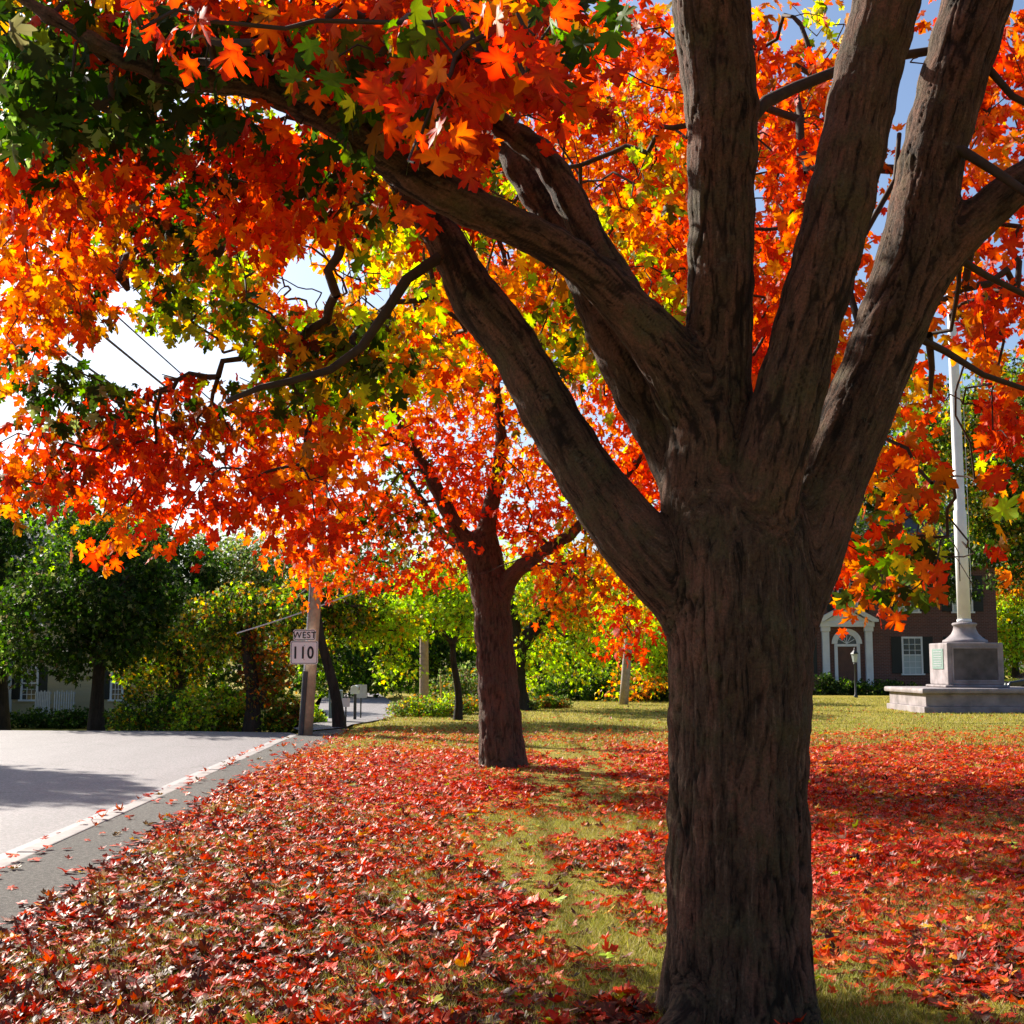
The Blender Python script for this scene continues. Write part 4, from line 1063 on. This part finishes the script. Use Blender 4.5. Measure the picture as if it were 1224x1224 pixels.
# ================================================================== CREAM HOUSE (left)
Yc = 57.0; kc = Yc/F; gz = -.87
cxl = (40 - 612)*kc
ch = empty('cream_house', (cxl, Yc, gz), 'cream clapboard house half hidden in deep shade behind dark trees', 'house')
clx = lambda px: (px-612)*kc - cxl
chz = lambda py: float(at(40, py, Yc)[2]) - gz
ex = 6.4
MB().box(clx(15), clx(158), 0, 8, 0, ex).build('wall', M['clap'], ch)
MB().box(clx(-90), clx(15)-.001, -2.2, 8, 0, ex+.6).build('wing_wall', M['clap'], ch)
mb = MB(); a, b_ = clx(-95), clx(163)
mb.add([(a, -2.6, ex+.62), (b_, -.4, ex+.02), (b_, 8.4, ex+.02), (a, 8.4, ex+.62), (a, 4, ex+3.0), (b_, 4, ex+2.6)], [(0,3,2,1), (0,1,5,4), (2,3,4,5), (1,2,5), (3,0,4)]); mb.build('roof', M['roof'], ch)
MB().box(clx(44), clx(60), 3, 3.9, ex+.5, ex+4.3).build('chimney', M['brick'], ch)
for a, b_ in ((15.2, 20), (154, 158.5)): MB().box(clx(a), clx(b_), -.03, -.001, 0, ex-.02).build('corner_board', M['white'], ch)
window(30, 51, 797, 836, ch, True, clx, chz, False, .36)
window(136, 152, 797, 836, ch, True, clx, chz, False, .3)
window(30, 51, 705, 745, ch, True, clx, chz, False, .36); window(90, 111, 705, 745, ch, True, clx, chz, False, .36)
mb = MB(); mb.box(clx(-90), clx(8), -2.9, -2.21, chz(786), chz(780)); mb.build('porch_roof', M['roof'], ch)
# stair railings
for (a, b_) in ((60, 76), (82, 104)):
    mb = MB(); n_ = 9
    for i in range(n_): x_ = clx(a) + (clx(b_)-clx(a))*i/(n_-1); mb.box(x_-.025, x_+.025, -1.2, -1.15, .1 + 0*i, 1.25 + .05*(i % 2))
    for zz in (.3, .75, 1.15): mb.box(clx(a)-.05, clx(b_)+.05, -1.149, -1.10, zz, zz+.07)
    mb.build('railing', M['galv'], ch)
shrub(70, 50, 5.0, .55, 'D', 'low dark hedge along the front of the cream house', 160, 45, .12, -.87, ('hedge', 'hedge'), .7)

# ================================================================== PARKED CAR
b = at(1197, 826, 57); L_ = 4.5
car = empty('parked_car', (float(b[0]) + L_/2 - .1, 57, .02), 'black sedan parked behind the memorial at the right edge', 'car')
prof = [(-2.2, .28), (-2.24, .55), (-2.1, .78), (-1.25, .92), (-.55, 1.36), (.0, 1.45), (.8, 1.42), (1.5, 1.02), (2.15, .95), (2.25, .6), (2.2, .28)]
MB().prism([p for p in prof if True], -.88, .88).build('body', M['carpaint'], car, bevel=.07, smooth=False)
for s_ in (-1, 1):
    MB().prism([(-1.05, .95), (-.5, 1.31), (0, 1.385), (.72, 1.36), (1.3, .98)], s_*.882 - .004, s_*.882 + .004).build('side_window', M['glass'], car)
    for x_ in (-1.42, 1.38):
        mb = MB(); mb.tube([(x_, s_*.74, .32), (x_, s_*.93, .32)], [.33, .33], 24); wh = mb.build('wheel', M['tyre'], car)
        mb = MB(); mb.tube([(x_, s_*.931, .32), (x_, s_*.945, .32)], [.21, .19], 18); mb.build('rim', M['galv'], wh)
    MB().box(-2.262, -2.20, s_*.6-.16, s_*.6+.16, .58, .72).build('headlight', M['blind'], car, bevel=.01)
    MB().box(-2.0, 2.0, s_*.895-.008, s_*.895+.008, .56, .585).build('trim', M['galv'], car)

# ================================================================== LITTER, GRASS
def litter(n, region, density):
    P = []
    while sum(len(p) for p in P) < n:
        x = rng.uniform(region[0], region[1], 4*n); y = rng.uniform(region[2], region[3], 4*n)
        vis = np.abs(x) < .46 * y + .6
        d = density(x, y) * vis; m = rng.random(4*n) < d; P.append(np.stack([x[m], y[m]], -1))
    return np.concatenate(P)[:n]
def cover(x, y):
    """share of the lawn under leaves"""
    p = np.stack([x*.75, y*.5, 0*x + 3.1], -1); big = fbm(p, 3)
    p2 = np.stack([x*2.6, y*1.9, 0*x + 8.8], -1); sm = fbm(p2, 3)
    v = np.clip((big*.5 + sm*.5 - .41) * 9, .03, 1)
    left = np.clip((.4 - x) / 1.5, 0, 1) * (1 + .5*np.clip((9 - y)/4, 0, 1))               # thick drift along the pavement
    right = np.clip((x - 1.2) / .9, 0, 1) * np.clip((y - 5.6) / 1.2, 0, 1)
    bare = np.exp(-(((x - .45) / .8)**2 + ((y - 6.2) / 1.1)**2))
    bare2 = np.exp(-(((x - .35) / 1.0)**2 + ((y - 9.3) / 1.6)**2)) * .5
    c = np.clip(v * .8 + .42*left + .42*right, 0, 1) * (1 - .80*bare) * (1 - bare2*.5)
    far = np.clip((30 + 3*vnoise(np.stack([x*.4, y*.3, 0*x], -1)) - y) / 11, .025, 1) ** 1.2
    inside = (x > lawn_x(y) - .05 - .25 * rng.random(len(x)) ** 3)
    return c * far * inside
pile = np.stack([rng.normal(.42, .13, 70), rng.normal(5.55, .16, 70)], -1)
XY = litter(112000, (-5, 17, 4.0, 44), lambda x, y: cover(x, y) * np.clip(1.15 - y/28, .25, 1))
XY = np.concatenate([XY, pile]); x, y = XY[:, 0], XY[:, 1]; n = len(x)
z = lawn_h(x, y) + .010 + rng.random(n)**2 * .03
z[-70:] += rng.random(70) * .05
z = np.where(x < lawn_x(y), .012, z)
tip = np.stack([rng.standard_normal(n), rng.standard_normal(n), .15*rng.standard_normal(n)], -1)
nrm = np.stack([.30*rng.standard_normal(n), .30*rng.standard_normal(n), np.ones(n)], -1)
mixs = vnoise(np.stack([x*.6, y*.4, 0*x], -1))
col = colours('C', n, .22)
o_ = rng.random(n) < np.clip(.12 + .7*(mixs-.5) + .02*(y-9), .05, .6); col[o_] = colours('O', int(o_.sum()), .2)
yl = rng.random(n) < .05; col[yl] = colours('Y', int(yl.sum()), .2)
br = rng.random(n) < np.clip(.48 - .04*(y-5) - .07*x, .06, .65); col = col * np.array([.90, .72, .7]); col[br] = np.array([.11, .026, .016]) * (1 + .35*rng.standard_normal((int(br.sum()), 1))).clip(.4, 2)  # more dark brown leaves towards near left, standing in for shade there
pk = rng.random(n) < .02; col[pk] = np.array([.42, .24, .19]) * (1 + .2*rng.standard_normal((int(pk.sum()), 1)))
near = y < 11
out_ = []
for msk, det in ((near, 2), (~near, 1)):
    ns = int(msk.sum()); P3 = np.stack([x, y, z], -1)[msk]
    sz = rng.uniform(.045, .098, ns)
    tp = tip[msk]; tp /= np.linalg.norm(tp, axis=1, keepdims=True)
    out_.append(build_leaves(P3 - tp*sz[:, None]*.35, tp, nrm[msk], sz, np.clip(col[msk], .01, .9), det, -.08, .42, .30))
V, T, C = join(out_)
gh = lawn_h(V[:, 0], V[:, 1]) + .008; gh = np.where(V[:, 0] < lawn_x(V[:, 1]) + .1, np.maximum(gh, .008), gh); V[:, 2] = np.maximum(V[:, 2], gh)
link('leaf_litter', np_mesh('leaf_litter', V, T, C), M['litter'], smooth=True, kind='stuff', label='carpet of fallen red and orange maple leaves over the lawn')

# single leaves on the pavement and the kerb
protos = []
for q in range(8):
    c = colours(random.choice('CCOK'), 1); c *= .8
    v, t, cc = build_leaves(np.zeros((1, 3)), np.array([[0, 1, 0.]]), np.array([[.15, 0, 1.]]), np.array([.095]), c, 2, -.35, .3, .3)
    v[:, 1] -= .03; v[:, 2] -= v[:, 2].min()
    me = np_mesh('fallen_leaf', v, t, cc); me.materials.append(M['litter']); protos.append(me)
k_ = 0
while k_ < 240:
    y_ = 5.5 + 22 * random.random() ** 1.3; a_ = kerb_x(y_) - .35; b_ = float(lawn_x(y_))
    u = random.random(); x_ = b_ - (b_ - a_) * u ** (1.3 if random.random() < .7 else .2)
    on_road = x_ < kerb_x(y_) - .17
    zz = ROADZ + .006 if on_road else .022 if x_ < kerb_x(y_) else .006
    o = bpy.data.objects.new('fallen_leaf', protos[k_ % 8]); COL.objects.link(o)
    o.location = (x_, y_, zz); o.rotation_euler = (random.uniform(-.12, .12), random.uniform(-.12, .12), random.uniform(0, 6.28)); s_ = random.uniform(.6, 1.15); o.scale = (s_, s_, s_)
    tag(o, 'single fallen red or brown maple leaf lying on the grey pavement by the kerb', 'leaf', 'fallen leaves scattered on the pavement')
    k_ += 1

# grass blades
def blades(n, region, hmin, hmax, wd):
    x = rng.uniform(region[0], region[1], n*2); y = region[2] + (region[3]-region[2]) * rng.random(n*2) ** 1.4
    m = (np.abs(x) < .45*y + .4) & (x > lawn_x(y) + .03); x, y = x[m][:n], y[m][:n]; n = len(x)
    z = lawn_h(x, y) + .002
    a = rng.uniform(0, 2*np.pi, n); hh = rng.uniform(hmin, hmax, n) * (.6 + .8*vnoise(np.stack([x*1.5, y*1.5, 0*x], -1)))
    dx = np.cos(a)*wd; dy = np.sin(a)*wd; lx_ = rng.standard_normal(n)*hh*.6; ly_ = rng.standard_normal(n)*hh*.6
    V = np.stack([np.stack([x-dx, y-dy, z], -1), np.stack([x+dx, y+dy, z], -1), np.stack([x + lx_, y + ly_, z + hh], -1)], 1).reshape(-1, 3)
    T = np.arange(n*3).reshape(-1, 3)
    f = fbm(np.stack([x*.9, y*.9, 0*x+5], -1), 3)[:, None]
    g = np.array([.20, .25, .025])*(1-f) + np.array([.44, .36, .05])*f
    g = g*(1 + .25*rng.standard_normal((n, 1))); st = rng.random(n) < .2; g[st] = np.array([.50, .42, .18]); dk = rng.random(n) < .25; g[dk] *= .4
    return V, T, np.repeat(np.clip(g, .01, .8), 3, 0)
V, T, C = join([blades(330000, (-4, 7, 4.3, 14), .018, .055, .0022), blades(90000, (-4, 12, 13, 34), .02, .05, .005), blades(90000, (-3.5, 22, 24, 56), .025, .07, .010)])
link('grass', np_mesh('grass', V, T, C), M['grass'], kind='stuff', label='short olive green lawn grass showing between the fallen leaves')
